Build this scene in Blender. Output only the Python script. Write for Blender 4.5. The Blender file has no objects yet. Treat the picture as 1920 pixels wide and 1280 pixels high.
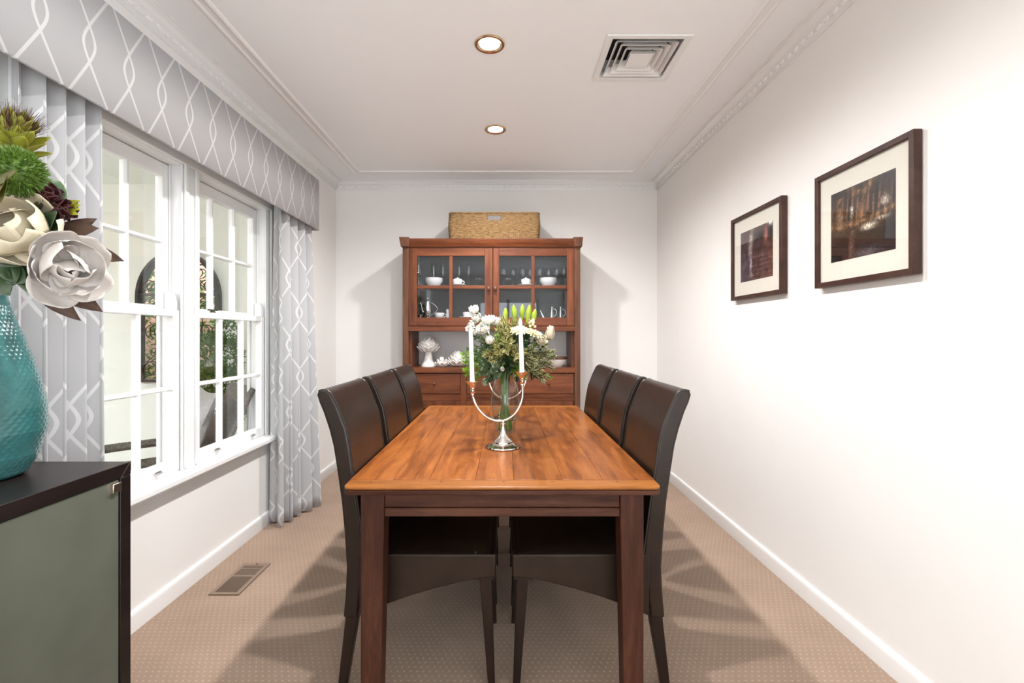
import bpy, bmesh, math, random
from math import sin, cos, pi, radians as R, sqrt, asin, atan2, exp
from mathutils import Vector as V, Matrix, Quaternion
random.seed(7)
S = bpy.context.scene
C = S.collection

# ------------------------------------------------------------------ camera
# photo: vanishing point (945,629) of 1920x1280, focal length 900 px; x right, y into the room, z up
cam = bpy.data.cameras.new('camera')
co = bpy.data.objects.new('camera', cam); C.objects.link(co)
co.location = (0, 0, 1.25); co.rotation_euler = (R(90), 0, 0)
cam.sensor_width = 36; cam.lens = 36 * 900 / 1920
cam.shift_x = 15 / 1920; cam.shift_y = -11 / 1920
cam.clip_start = .05
S.camera = co
def W(px, py, d):                     # a pixel and a depth -> a point
    return V(((px - 945) * d / 900, d, 1.25 - (py - 629) * d / 900))

# ------------------------------------------------------------------ world, exposure
wd = bpy.data.worlds.new('world'); S.world = wd; wd.use_nodes = True
bg = wd.node_tree.nodes['Background']
bg.inputs[0].default_value = (.87, .945, 1, 1); bg.inputs[1].default_value = 3.3
S.view_settings.view_transform = 'Standard'; S.view_settings.look = 'None'
S.view_settings.gamma = 1; S.view_settings.exposure = 1.36
S.view_settings.use_curve_mapping = False
LAMP_W = 44                            # watts of each downlight
LAMP_C = (1, .985, .98)

XL, XR, YB, YR, ZC = -1.575, 1.435, 4.5, -3.2, 2.688     # room shell
def portal(loc, rot, sx, sy):
    l = bpy.data.lights.new('window_portal', 'AREA'); l.shape = 'RECTANGLE'; l.size = sx; l.size_y = sy
    l.cycles.is_portal = True
    o = bpy.data.objects.new('window_portal', l); C.objects.link(o); o.location = loc; o.rotation_euler = rot
portal((XL - .15, 2.415, 1.35), (0, R(-90), 0), 1.5, 1.6)
portal((XL - .19, -1.95, 1.25), (0, R(-90), 0), 2.3, 2.2)
portal((XR + .19, -1.95, 1.25), (0, R(90), 0), 2.3, 2.2)
portal((.1, YR - .1, 1.05), (R(90), 0, 0), 1.5, 2.1)

# ------------------------------------------------------------------ materials
MATS = {}
def newmat(name):
    m = bpy.data.materials.new(name); m.use_nodes = True; MATS[name] = m
    nt = m.node_tree; return m, nt, nt.nodes['Principled BSDF']
def nd(nt, t, **kw):
    n = nt.nodes.new(t)
    for k, v in kw.items(): setattr(n, k, v)
    return n
def lk(nt, a, b): nt.links.new(a, b)
def math_n(nt, op, a, b=None, c=None):
    n = nd(nt, 'ShaderNodeMath', operation=op)
    for i, x in enumerate((a, b, c)):
        if x is None: continue
        if isinstance(x, (int, float)): n.inputs[i].default_value = x
        else: lk(nt, x, n.inputs[i])
    return n.outputs[0]
def ramp(nt, fac, stops):
    r = nd(nt, 'ShaderNodeValToRGB')
    e = r.color_ramp.elements
    while len(e) < len(stops): e.new(.5)
    for i, (p, c) in enumerate(stops): e[i].position = p; e[i].color = (*c, 1)
    lk(nt, fac, r.inputs[0]); return r.outputs[0]
def bump(nt, b, h, st=.3, dist=.002):
    n = nd(nt, 'ShaderNodeBump'); n.inputs['Strength'].default_value = st; n.inputs['Distance'].default_value = dist
    lk(nt, h, n.inputs['Height']); lk(nt, n.outputs[0], b.inputs['Normal'])
def coords(nt, kind='Object', scale=(1, 1, 1), rnd=False):
    t = nd(nt, 'ShaderNodeTexCoord'); o = t.outputs[kind]
    if rnd:
        oi = nd(nt, 'ShaderNodeObjectInfo'); s = nd(nt, 'ShaderNodeVectorMath', operation='SCALE')
        cmb = nd(nt, 'ShaderNodeCombineXYZ')
        for i in range(3): lk(nt, oi.outputs['Random'], cmb.inputs[i])
        lk(nt, cmb.outputs[0], s.inputs[0]); s.inputs['Scale'].default_value = 37.
        a = nd(nt, 'ShaderNodeVectorMath', operation='ADD'); lk(nt, o, a.inputs[0]); lk(nt, s.outputs[0], a.inputs[1]); o = a.outputs[0]
    mp = nd(nt, 'ShaderNodeMapping'); mp.inputs['Scale'].default_value = scale; lk(nt, o, mp.inputs[0])
    return mp.outputs[0]
def noise(nt, vec, scale, detail=4, rough=.55, dist=0):
    n = nd(nt, 'ShaderNodeTexNoise'); n.inputs['Scale'].default_value = scale; n.inputs['Detail'].default_value = detail
    n.inputs['Roughness'].default_value = rough; n.inputs['Distortion'].default_value = dist
    lk(nt, vec, n.inputs['Vector']); return n.outputs['Fac']
def plain(name, col, rough=.5, metal=0, spec=.5, nscale=0, namt=.12, bst=0, coat=0):
    m, nt, b = newmat(name)
    b.inputs['Base Color'].default_value = (*col, 1); b.inputs['Roughness'].default_value = rough
    b.inputs['Metallic'].default_value = metal; b.inputs['Specular IOR Level'].default_value = spec
    b.inputs['Coat Weight'].default_value = coat
    if nscale:
        f = noise(nt, coords(nt), nscale)
        lk(nt, ramp(nt, f, [(.3, tuple(c * (1 - namt) for c in col)), (.7, tuple(min(1, c * (1 + namt)) for c in col))]), b.inputs['Base Color'])
        if bst: bump(nt, b, f, bst, .003)
    return m
def wood(name, cols, stretch, rough=.42, scale=1., bst=.25, vary=.25, spec=.3, stain=0):
    m, nt, b = newmat(name)
    v = coords(nt, scale=stretch, rnd=True)
    f1 = noise(nt, v, 3 * scale, 5, .6, .6); f2 = noise(nt, v, 26 * scale, 6, .7, .3)
    f = math_n(nt, 'ADD', math_n(nt, 'MULTIPLY', f1, .7), math_n(nt, 'MULTIPLY', f2, .3))
    col = ramp(nt, f, [(.30, cols[0]), (.5, cols[1]), (.68, cols[2])])
    if stain:                              # blotchy dark wear marks
        sf = ramp(nt, noise(nt, coords(nt, scale=(1.6, 1, 1), rnd=True), 3.2, 5, .6, .8), [(.60, (1, 1, 1)), (.74, (1 - stain,) * 3)])
        mm = nd(nt, 'ShaderNodeMix', data_type='RGBA', blend_type='MULTIPLY'); mm.inputs['Factor'].default_value = 1
        lk(nt, col, mm.inputs['A']); lk(nt, sf, mm.inputs['B']); col = mm.outputs['Result']
    oi = nd(nt, 'ShaderNodeObjectInfo'); hsv = nd(nt, 'ShaderNodeHueSaturation')
    lk(nt, math_n(nt, 'ADD', math_n(nt, 'MULTIPLY', oi.outputs['Random'], vary), 1 - vary / 2), hsv.inputs['Value'])
    lk(nt, col, hsv.inputs['Color']); lk(nt, hsv.outputs[0], b.inputs['Base Color'])
    b.inputs['Roughness'].default_value = rough; b.inputs['Specular IOR Level'].default_value = spec; bump(nt, b, f2, bst, .0015); return m
def thin_glass(name, tint=(1, 1, 1), ior=1.5, rough=.02):
    m, nt, b = newmat(name); nt.nodes.remove(b)
    out = nt.nodes['Material Output']; tr = nd(nt, 'ShaderNodeBsdfTransparent'); gl = nd(nt, 'ShaderNodeBsdfGlossy'); mx = nd(nt, 'ShaderNodeMixShader')
    fr = nd(nt, 'ShaderNodeFresnel'); ge = nd(nt, 'ShaderNodeNewGeometry')   # same reflectance on both faces of the sheet
    lk(nt, math_n(nt, 'ADD', math_n(nt, 'MULTIPLY', ge.outputs['Backfacing'], 1 / ior - ior), ior), fr.inputs[0])
    tr.inputs[0].default_value = (*tint, 1); gl.inputs['Roughness'].default_value = rough
    lk(nt, fr.outputs[0], mx.inputs[0]); lk(nt, tr.outputs[0], mx.inputs[1]); lk(nt, gl.outputs[0], mx.inputs[2]); lk(nt, mx.outputs[0], out.inputs[0]); return m
def leafmat(name, mid, edge, rough=.45, trans=.25, e0=.55, e1=.8):
    # uv.x runs -1..1 across the leaf (stored 0..1): centre colour, edge colour
    m, nt, b = newmat(name)
    uv = nd(nt, 'ShaderNodeUVMap'); sp = nd(nt, 'ShaderNodeSeparateXYZ'); lk(nt, uv.outputs[0], sp.inputs[0])
    a = math_n(nt, 'ABSOLUTE', math_n(nt, 'SUBTRACT', math_n(nt, 'MULTIPLY', sp.outputs[0], 2.), 1.))
    f = math_n(nt, 'ADD', a, math_n(nt, 'MULTIPLY', math_n(nt, 'SUBTRACT', noise(nt, coords(nt), 55, 3), .5), .6))
    lk(nt, ramp(nt, f, [(e0, mid), (e1, edge)]), b.inputs['Base Color'])
    b.inputs['Roughness'].default_value = rough
    out = nt.nodes['Material Output']; tl = nd(nt, 'ShaderNodeBsdfTranslucent'); mx = nd(nt, 'ShaderNodeMixShader')
    tl.inputs[0].default_value = (*[min(1, c * 1.3) for c in mid], 1); mx.inputs[0].default_value = trans
    lk(nt, b.outputs[0], mx.inputs[1]); lk(nt, tl.outputs[0], mx.inputs[2]); lk(nt, mx.outputs[0], out.inputs[0]); return m
def trellis(name, base, line, P, T, zoff, poff=0., A=.60, wl=.0075):
    # two families of wavy strands x = kP +- A*P*f(z); uv in metres
    m, nt, b = newmat(name)
    uv = nd(nt, 'ShaderNodeUVMap'); sp = nd(nt, 'ShaderNodeSeparateXYZ'); lk(nt, uv.outputs[0], sp.inputs[0])
    u, v = sp.outputs[0], sp.outputs[1]
    ph = math_n(nt, 'MULTIPLY', math_n(nt, 'ADD', v, zoff), 2 * pi / T)
    s = math_n(nt, 'MULTIPLY', math_n(nt, 'SINE', ph), .93)
    f = math_n(nt, 'DIVIDE', math_n(nt, 'ARCSINE', s), asin(.93))
    off = math_n(nt, 'MULTIPLY', f, A * P / 2)
    def strand(sign):
        x = math_n(nt, 'ADD', math_n(nt, 'ADD', u, poff + sign * P / 4), math_n(nt, 'MULTIPLY', off, float(sign)))
        fr = math_n(nt, 'FRACT', math_n(nt, 'DIVIDE', x, P))
        d = math_n(nt, 'MULTIPLY', math_n(nt, 'ABSOLUTE', math_n(nt, 'SUBTRACT', fr, .5)), P)
        return d
    d = math_n(nt, 'MINIMUM', strand(1), strand(-1))
    mk = nd(nt, 'ShaderNodeMapRange'); mk.inputs['From Min'].default_value = wl; mk.inputs['From Max'].default_value = wl * .75
    lk(nt, d, mk.inputs['Value'])
    mx = nd(nt, 'ShaderNodeMix', data_type='RGBA'); mx.inputs['A'].default_value = (*base, 1); mx.inputs['B'].default_value = (*line, 1)
    lk(nt, mk.outputs[0], mx.inputs['Factor']); lk(nt, mx.outputs['Result'], b.inputs['Base Color'])
    b.inputs['Roughness'].default_value = .85; b.inputs['Specular IOR Level'].default_value = .2
    w = nd(nt, 'ShaderNodeTexWave'); w.inputs['Scale'].default_value = 300; lk(nt, uv.outputs[0], w.inputs[0])
    bump(nt, b, math_n(nt, 'ADD', mk.outputs[0], math_n(nt, 'MULTIPLY', w.outputs['Fac'], .2)), .15, .0006); return m

WALL = plain('wall_paint', (.89, .872, .848), .5, nscale=3, namt=.012)
CEIL = plain('ceiling_paint', (.95, .965, .98), .6)
TRIM = plain('white_gloss_trim', (.90, .90, .89), .3)
PLASTER = plain('plaster_white', (.91, .91, .905), .5)
GLASS = thin_glass('window_glass')
CGLASS = thin_glass('crystal_glass', (.98, .99, .99), 2.1, .03)
VGLASS = thin_glass('vase_glass', (.96, .985, .97), 1.5, .01)
CABGLASS = thin_glass('cabinet_glass', (.97, .98, 1), 1.42, .01)
WATER = thin_glass('water', (.97, 1, .97), 1.2, .02)
SILVER = plain('polished_silver', (.86, .82, .77), .12, 1)
STEEL = plain('brushed_steel', (.6, .6, .58), .3, 1)
BRASS = plain('aged_brass', (.66, .47, .30), .25, 1)
REFLSILV = plain('wood_reflection_silver', (.92, .74, .62), .14, 1)  # silver cups; orange reflection of the wood put into the colour
IRON = plain('wrought_iron', (.035, .032, .03), .55, nscale=30, namt=.3)
CANDLE = plain('candle_wax', (.88, .87, .86), .45)
CHINA = plain('white_china', (.85, .83, .79), .22)
CERAM = plain('ceramic_white', (.82, .79, .75), .35, nscale=25, namt=.08)
BROWNRIM = plain('brown_glaze', (.12, .05, .03), .3)
LEATHER = plain('dark_leather', (.021, .0118, .0075), .30, spec=.36, nscale=14, namt=.25, bst=.12)
SEAM = plain('leather_piping', (.022, .016, .013), .35)
CHLEG = wood('dark_chair_wood', [(.010, .005, .004), (.018, .009, .006), (.03, .015, .01)], (6, 6, 1), .35)
TOPW = wood('oiled_tabletop_wood', [(.068, .017, .0035), (.26, .077, .0145), (.40, .142, .029)], (9, .9, 4), .30, bst=.15, vary=.35, stain=.55)
ENDW = wood('oiled_end_board_wood', [(.16, .05, .009), (.31, .108, .022), (.42, .17, .042)], (.9, 9, 4), .32, bst=.15, vary=.1)
TEDGE = wood('dark_table_wood', [(.022, .007, .004), (.060, .020, .011), (.115, .043, .023)], (7, 7, .8), .5, spec=.2)
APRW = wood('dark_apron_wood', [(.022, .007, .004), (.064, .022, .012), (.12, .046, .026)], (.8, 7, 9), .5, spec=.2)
CABV = wood('cabinet_wood_upright', [(.060, .016, .007), (.145, .040, .014), (.22, .070, .026)], (8, 8, .8), .38)
CABH = wood('cabinet_wood_level', [(.060, .016, .007), (.15, .042, .014), (.24, .075, .027)], (.8, 8, 8), .38)
CABP = wood('cabinet_post_wood', [(.05, .02, .011), (.12, .048, .024), (.19, .085, .045)], (8, 8, .8), .5)
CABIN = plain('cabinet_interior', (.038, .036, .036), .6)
BLACKWOOD = wood('espresso_veneer', [(.009, .006, .006), (.014, .009, .008), (.02, .013, .011)], (8, .8, 8), .33, bst=.05, vary=.05)
FROST = plain('frosted_glass', (.105, .11, .085), .16, nscale=1.6, namt=.25)
TEAL = plain('teal_glaze', (.03, .125, .125), .2, nscale=9, namt=.2, coat=.3)
FRAMEW = wood('picture_frame_wood', [(.03, .013, .009), (.055, .024, .017), (.085, .04, .028)], (3, 3, 3), .4, vary=.05)
MATB = plain('mat_board', (.80, .775, .69), .8)
DARK = plain('dark_cavity', (.02, .02, .02), .8)
VENTM = plain('vent_enamel', (.84, .84, .83), .4)
REGM = plain('register_bronze', (.30, .215, .155), .45, .3)
CUSH = plain('grey_canvas', (.40, .395, .39), .9, nscale=40, namt=.1)
MIRROR = plain('mirror_silver', (.9, .92, .9), .02, 1)
EXTW = plain('render_cream', (.87, .885, .82), .8, nscale=2, namt=.02)
PAVE = plain('patio_paving', (.55, .54, .5), .8, nscale=4, namt=.1)
STEMG = plain('green_stem', (.12, .25, .035), .5)
STEML = plain('pale_stem', (.26, .38, .08), .5)
STEMK = plain('olive_stem', (.10, .13, .035), .5)
STEMD = plain('dark_stem', (.045, .04, .018), .6)
PETW = plain('white_petal', (.72, .70, .63), .6)
PETC = plain('cream_petal', (.64, .56, .41), .55)
PETM = plain('magnolia_petal', (.60, .55, .51), .55, nscale=6, namt=.03)
PETY = plain('pale_yellow_petal', (.85, .78, .50), .6)
BUD = leafmat('lily_bud_green', (.42, .55, .045), (.26, .42, .04), .4, .15)
VARIEG = leafmat('variegated_leaf', (.050, .085, .022), (.62, .58, .30), .5, .15, .5, .72)
VARIEY = leafmat('yellow_variegated_leaf', (.13, .155, .035), (.70, .61, .27), .5, .2, .38, .68)
EUCA = leafmat('grey_green_leaf', (.08, .15, .075), (.42, .50, .34), .5, .2, .62, .85)
BOXL = leafmat('bright_box_leaf', (.20, .40, .03), (.34, .52, .05), .4, .3)
DKLEAF = leafmat('dark_leaf', (.035, .07, .025), (.05, .09, .03), .4, .15)
SHRUB = leafmat('shrub_leaf', (.07, .16, .03), (.14, .26, .06), .45, .25)
MAGTOP = leafmat('magnolia_leaf_green', (.045, .085, .035), (.06, .10, .045), .3, .05)
MAGBR = leafmat('magnolia_leaf_brown', (.095, .05, .032), (.075, .04, .028), .6, .05)
OLIVE = leafmat('olive_leaf', (.16, .15, .025), (.11, .11, .02), .45, .15)
PALELF = leafmat('pale_green_leaf', (.38, .50, .34), (.30, .42, .26), .5, .3)
PROT = leafmat('protea_bract', (.36, .36, .04), (.22, .21, .035), .45, .2, .5, 1.)
MAROON = leafmat('maroon_petal', (.085, .017, .017), (.045, .010, .012), .4, .1)
YELL = leafmat('yellow_green_bract', (.52, .50, .06), (.42, .42, .05), .5, .3)
AMAR = plain('amaranth_green', (.085, .16, .016), .5, nscale=60, namt=.35)
FUZZ = plain('protea_fuzz', (.09, .035, .03), .8)

def carpet_mat():
    m, nt, b = newmat('beige_loop_carpet')
    v = coords(nt); sp = nd(nt, 'ShaderNodeSeparateXYZ'); lk(nt, v, sp.inputs[0])
    p = .024
    row = math_n(nt, 'FLOOR', math_n(nt, 'DIVIDE', sp.outputs[1], p))
    sh = math_n(nt, 'MULTIPLY', math_n(nt, 'MODULO', row, 2.), .5)
    fx = math_n(nt, 'SUBTRACT', math_n(nt, 'FRACT', math_n(nt, 'ADD', math_n(nt, 'DIVIDE', sp.outputs[0], p), sh)), .5)
    fy = math_n(nt, 'SUBTRACT', math_n(nt, 'FRACT', math_n(nt, 'DIVIDE', sp.outputs[1], p)), .5)
    d = math_n(nt, 'SQRT', math_n(nt, 'ADD', math_n(nt, 'MULTIPLY', fx, fx), math_n(nt, 'MULTIPLY', fy, fy)))
    mk = nd(nt, 'ShaderNodeMapRange'); mk.inputs['From Min'].default_value = .2; mk.inputs['From Max'].default_value = .1; lk(nt, d, mk.inputs['Value'])
    n1 = noise(nt, v, 420, 3, .7); n2 = noise(nt, v, 3.5, 3)
    f = math_n(nt, 'ADD', math_n(nt, 'MULTIPLY', n1, .75), math_n(nt, 'MULTIPLY', n2, .25))
    col = ramp(nt, f, [(.3, (.245, .166, .115)), (.7, (.48, .34, .25))])
    mx = nd(nt, 'ShaderNodeMix', data_type='RGBA'); mx.inputs['B'].default_value = (.74, .57, .44, 1)
    lk(nt, col, mx.inputs['A']); lk(nt, math_n(nt, 'MULTIPLY', math_n(nt, 'MULTIPLY', mk.outputs[0], .75), n1), mx.inputs['Factor']); lk(nt, mx.outputs['Result'], b.inputs['Base Color'])
    b.inputs['Roughness'].default_value = .95; b.inputs['Specular IOR Level'].default_value = .1
    b.inputs['Sheen Weight'].default_value = .2
    bump(nt, b, math_n(nt, 'SUBTRACT', n1, math_n(nt, 'MULTIPLY', mk.outputs[0], .8)), .5, .004); return m
CARPET = carpet_mat()
def wicker_mat(name, c1, c2, sx, sz):
    m, nt, b = newmat(name)
    v = coords(nt); n1 = noise(nt, coords(nt, scale=(sx, sx, sz)), 1, 3, .6)
    lk(nt, ramp(nt, n1, [(.3, c1), (.7, c2)]), b.inputs['Base Color']); b.inputs['Roughness'].default_value = .6; bump(nt, b, n1, .3, .003); return m
WICK = wicker_mat('basket_wicker', (.12, .062, .022), (.40, .245, .10), 30, 130)
WICKD = wicker_mat('grey_wicker', (.05, .045, .035), (.16, .15, .12), 60, 60)
def emis(name, col, st):
    m, nt, b = newmat(name); b.inputs['Emission Color'].default_value = (*col, 1); b.inputs['Emission Strength'].default_value = st
    b.inputs['Base Color'].default_value = (0, 0, 0, 1); return m
LAMP = emis('lamp_face', (1, .93, .82), 14)
GREYF = (.56, .56, .575)
PELM = trellis('pelmet_fabric', (.44, .435, .44), (.66, .655, .65), .17, .54, -2.09, .02, .765, .0062)
CURT = trellis('curtain_fabric', (.46, .46, .47), (.655, .655, .655), .17, .45, .05, 0, .765, .0075)

# ------------------------------------------------------------------ mesh helpers
class MB:
    def __init__(s): s.v = []; s.f = []; s.uv = []; s.hasuv = False
    def face(s, idx, uv=None):
        s.f.append(tuple(idx)); s.uv.append(uv)
        if uv: s.hasuv = True
    def add(s, vs, fs):
        b = len(s.v); s.v += [tuple(p) for p in vs]
        for f in fs: s.face([b + i for i in f])
        return s
    def box(s, x0, x1, y0, y1, z0, z1):
        return s.hexa([(x0, y0, z0), (x1, y0, z0), (x1, y1, z0), (x0, y1, z0), (x0, y0, z1), (x1, y0, z1), (x1, y1, z1), (x0, y1, z1)])
    def hexa(s, p):
        return s.add(p, [(3, 2, 1, 0), (4, 5, 6, 7), (0, 1, 5, 4), (1, 2, 6, 5), (2, 3, 7, 6), (3, 0, 4, 7)])
    def prism(s, poly, axis, a0, a1):
        def P(u, v, a): return {'x': (a, u, v), 'y': (u, a, v), 'z': (u, v, a)}[axis]
        n = len(poly)
        vs = [P(u, v, a0) for u, v in poly] + [P(u, v, a1) for u, v in poly]
        return s.add(vs, [tuple(range(n)), tuple(range(2 * n - 1, n - 1, -1))] + [(i, i + n, (i + 1) % n + n, (i + 1) % n) for i in range(n)])
    def lathe(s, prof, seg=24, c=(0, 0, 0), fn=None, cap=True):
        b = len(s.v); m = len(prof)
        for r, z in prof:
            for k in range(seg):
                a = 2 * pi * k / seg; rr = fn(r, z, a) if fn else r
                s.v.append((c[0] + rr * cos(a), c[1] + rr * sin(a), c[2] + z))
        for i in range(m - 1):
            for k in range(seg):
                k2 = (k + 1) % seg
                s.face((b + i * seg + k, b + i * seg + k2, b + (i + 1) * seg + k2, b + (i + 1) * seg + k))
        if cap:
            if prof[0][0] > 1e-6: s.face([b + k for k in range(seg)][::-1])
            if prof[-1][0] > 1e-6: s.face([b + (m - 1) * seg + k for k in range(seg)])
        return s
    def tube(s, pts, r, seg=8, closed=False, cap=True):
        pts = [V(p) for p in pts]; n = len(pts); b = len(s.v)
        rs = r if isinstance(r, (list, tuple)) else [r] * n
        def tan(i):
            if closed: return (pts[(i + 1) % n] - pts[i - 1]).normalized()
            return (pts[min(i + 1, n - 1)] - pts[max(i - 1, 0)]).normalized()
        t = tan(0); up = V((0, 0, 1)) if abs(t.z) < .9 else V((1, 0, 0))
        nrm = (up - t * up.dot(t)).normalized()
        for i in range(n):
            t = tan(i); nrm = (nrm - t * nrm.dot(t)).normalized(); bn = t.cross(nrm)
            for k in range(seg):
                a = 2 * pi * k / seg; s.v.append(tuple(pts[i] + (nrm * cos(a) + bn * sin(a)) * rs[i]))
        for i in range(n if closed else n - 1):
            j = (i + 1) % n
            for k in range(seg):
                k2 = (k + 1) % seg
                s.face((b + i * seg + k, b + i * seg + k2, b + j * seg + k2, b + j * seg + k))
        if not closed and cap:
            s.face([b + k for k in range(seg)][::-1]); s.face([b + (n - 1) * seg + k for k in range(seg)])
        return s
    def grid(s, nu, nv, fn, uv=None, closed_u=False):
        b = len(s.v); mu = nu if closed_u else nu + 1
        for j in range(nv + 1):
            for i in range(mu): s.v.append(tuple(fn(i / nu, j / nv)))
        for j in range(nv):
            for i in range(nu):
                i2 = (i + 1) % mu
                q = (b + j * mu + i, b + j * mu + i2, b + (j + 1) * mu + i2, b + (j + 1) * mu + i)
                u4 = None
                if uv: u4 = [uv(i / nu, j / nv), uv((i + 1) / nu, j / nv), uv((i + 1) / nu, (j + 1) / nv), uv(i / nu, (j + 1) / nv)]
                s.face(q, u4)
        return s
    def sphere(s, c, r, seg=12, rings=8):
        rx, ry, rz = r if isinstance(r, tuple) else (r, r, r); b = len(s.v)
        s.v.append((c[0], c[1], c[2] - rz))
        for j in range(1, rings):
            t = pi * j / rings
            for k in range(seg):
                a = 2 * pi * k / seg
                s.v.append((c[0] + rx * sin(t) * cos(a), c[1] + ry * sin(t) * sin(a), c[2] - rz * cos(t)))
        s.v.append((c[0], c[1], c[2] + rz)); e = len(s.v) - 1
        for k in range(seg):
            k2 = (k + 1) % seg
            s.face((b, b + 1 + k2, b + 1 + k)); s.face((e, e - seg + k, e - seg + k2))
            for j in range(rings - 2):
                q = b + 1 + j * seg
                s.face((q + k, q + k2, q + seg + k2, q + seg + k))
        return s
    def mesh(s, name, mat, smooth=True, ang=40):
        me = bpy.data.meshes.new(name); me.from_pydata(s.v, [], s.f); me.materials.append(mat)
        if s.hasuv:
            l = me.uv_layers.new(name='UVMap'); i = 0
            for f, u in zip(s.f, s.uv):
                for k in range(len(f)):
                    if u: l.data[i].uv = u[k]
                    i += 1
        bm = bmesh.new(); bm.from_mesh(me); bmesh.ops.recalc_face_normals(bm, faces=bm.faces); bm.to_mesh(me); bm.free()
        if smooth:
            me.polygons.foreach_set('use_smooth', [True] * len(me.polygons)); me.set_sharp_from_angle(angle=R(ang))
        return me
    def build(s, name, mat, parent=None, bevel=0, seg=2, solid=0, smooth=True, ang=40, off=0, subsurf=0):
        return add_obj(name, s.mesh(name, mat, smooth, ang), parent, bevel, seg, solid, off, subsurf)
def add_obj(name, me, parent=None, bevel=0, seg=2, solid=0, off=0, subsurf=0):
    o = bpy.data.objects.new(name, me); C.objects.link(o); o.parent = parent
    if solid:
        q = o.modifiers.new('solid', 'SOLIDIFY'); q.thickness = solid; q.offset = off
    if bevel:
        q = o.modifiers.new('bevel', 'BEVEL'); q.width = bevel; q.segments = seg; q.limit_method = 'ANGLE'; q.angle_limit = R(40); q.harden_normals = False
    if subsurf:
        q = o.modifiers.new('sub', 'SUBSURF'); q.levels = subsurf; q.render_levels = subsurf
    return o
def tag(o, label, cat, group=None):
    o['label'] = label; o['category'] = cat
    if group: o['group'] = group
    return o
def thing(name, label, cat, loc=(0, 0, 0), rz=0, group=None):
    o = bpy.data.objects.new(name, None); C.objects.link(o); o.empty_display_size = .05
    o.location = loc; o.rotation_euler = (0, 0, rz); return tag(o, label, cat, group)
def struct(o): o['kind'] = 'structure'; return o
def copy_tree(o, parent=None):
    c = o.copy(); C.objects.link(c); c.parent = parent
    for ch in list(o.children): copy_tree(ch, c)
    return c
def basis(ydir, zhint):
    y = V(ydir).normalized(); z = V(zhint); z = z - y * z.dot(y)
    if z.length < 1e-5: z = V((.3, .9, .2)); z = z - y * z.dot(y)
    z.normalize(); x = y.cross(z)
    return Matrix((x, y, z)).transposed()
def place(o, loc, ydir, zhint, sc=1):
    m = basis(ydir, zhint).to_4x4(); m.translation = V(loc)
    o.matrix_local = m @ Matrix.Scale(sc, 4); return o
def bez(p0, p1, p2, p3, n=12):
    p0, p1, p2, p3 = map(V, (p0, p1, p2, p3))
    return [p0 * (1 - t) ** 3 + p1 * 3 * t * (1 - t) ** 2 + p2 * 3 * t * t * (1 - t) + p3 * t ** 3 for t in (i / n for i in range(n + 1))]
def leaf_fn(L, Wd, cup=.15, curl=.2, fold=0., tip=1., base=.35, wav=0, ph=0):
    # outline: width profile along v
    def fn(u, v):
        x = 2 * u - 1
        w = (sin(pi * v ** base) ** .8) * (1 - .12 * v) if tip else sqrt(max(0, sin(pi * (.06 + .90 * v ** .75))))
        w = max(w, .02)
        return (x * Wd / 2 * w, L * (v - .12 * curl * v * v), Wd * cup * x * x * w + Wd * fold * abs(x) * w + L * curl * v * v + wav * L * sin(9 * v + ph + 2 * x))
    return fn
def leaf_mesh(name, mat, L, Wd, nu=6, nv=8, **kw):
    return MB().grid(nu, nv, leaf_fn(L, Wd, **kw), uv=lambda a, b: (a, b)).mesh(name, mat)

# ------------------------------------------------------------------ room shell
def wall_holes(name, axis, a0, a1, t0, t1, z0, z1, holes, mat):
    # axis 'x': wall plane spans y (t) and z; solid between a0..a1
    mb = MB(); ts = sorted({t0, t1, *[h[0] for h in holes], *[h[1] for h in holes]}); zs = sorted({z0, z1, *[h[2] for h in holes], *[h[3] for h in holes]})
    def P(a, t, z): return (a, t, z) if axis == 'x' else (t, a, z)
    inside = lambda t, z: any(h[0] < t < h[1] and h[2] < z < h[3] for h in holes)
    for i in range(len(ts) - 1):
        for j in range(len(zs) - 1):
            if inside((ts[i] + ts[i + 1]) / 2, (zs[j] + zs[j + 1]) / 2): continue
            for a in (a0, a1):
                mb.add([P(a, ts[i], zs[j]), P(a, ts[i + 1], zs[j]), P(a, ts[i + 1], zs[j + 1]), P(a, ts[i], zs[j + 1])], [(0, 1, 2, 3)])
    for q in list(holes) + [(t0, t1, z0, z1)]:
        for (ta, za, tb, zb) in ((q[0], q[2], q[1], q[2]), (q[1], q[2], q[1], q[3]), (q[1], q[3], q[0], q[3]), (q[0], q[3], q[0], q[2])):
            mb.add([P(a0, ta, za), P(a0, tb, zb), P(a1, tb, zb), P(a1, ta, za)], [(0, 1, 2, 3)])
    me = bpy.data.meshes.new(name); me.from_pydata(mb.v, [], mb.f); me.materials.append(mat)
    bm = bmesh.new(); bm.from_mesh(me); bmesh.ops.remove_doubles(bm, verts=bm.verts, dist=1e-5); bmesh.ops.recalc_face_normals(bm, faces=bm.faces); bm.to_mesh(me); bm.free()
    return struct(add_obj(name, me))
struct(MB().box(XL - .14, XR + .2, YR - .2, YB + .2, -.12, 0).build('floor', CARPET))
WY0, WY1, WZ0, WZ1 = 1.58, 3.245, .56, 2.14
wall_holes('wall_left', 'x', XL, XL - .14, YR - .2, YB + .2, 0, ZC, [(WY0, WY1, WZ0, WZ1), (-3.05, -.85, .1, 2.4)], WALL)
wall_holes('wall_right', 'x', XR, XR + .2, YR - .2, YB + .2, 0, ZC, [(-3.05, -.85, .1, 2.4)], WALL)
wall_holes('wall_back', 'y', YB, YB + .2, XL, XR, 0, ZC, [], WALL)
wall_holes('wall_rear', 'y', YR, YR - .2, XL, XR, 0, ZC, [(-.62, .82, 0, 2.1)], WALL)
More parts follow.
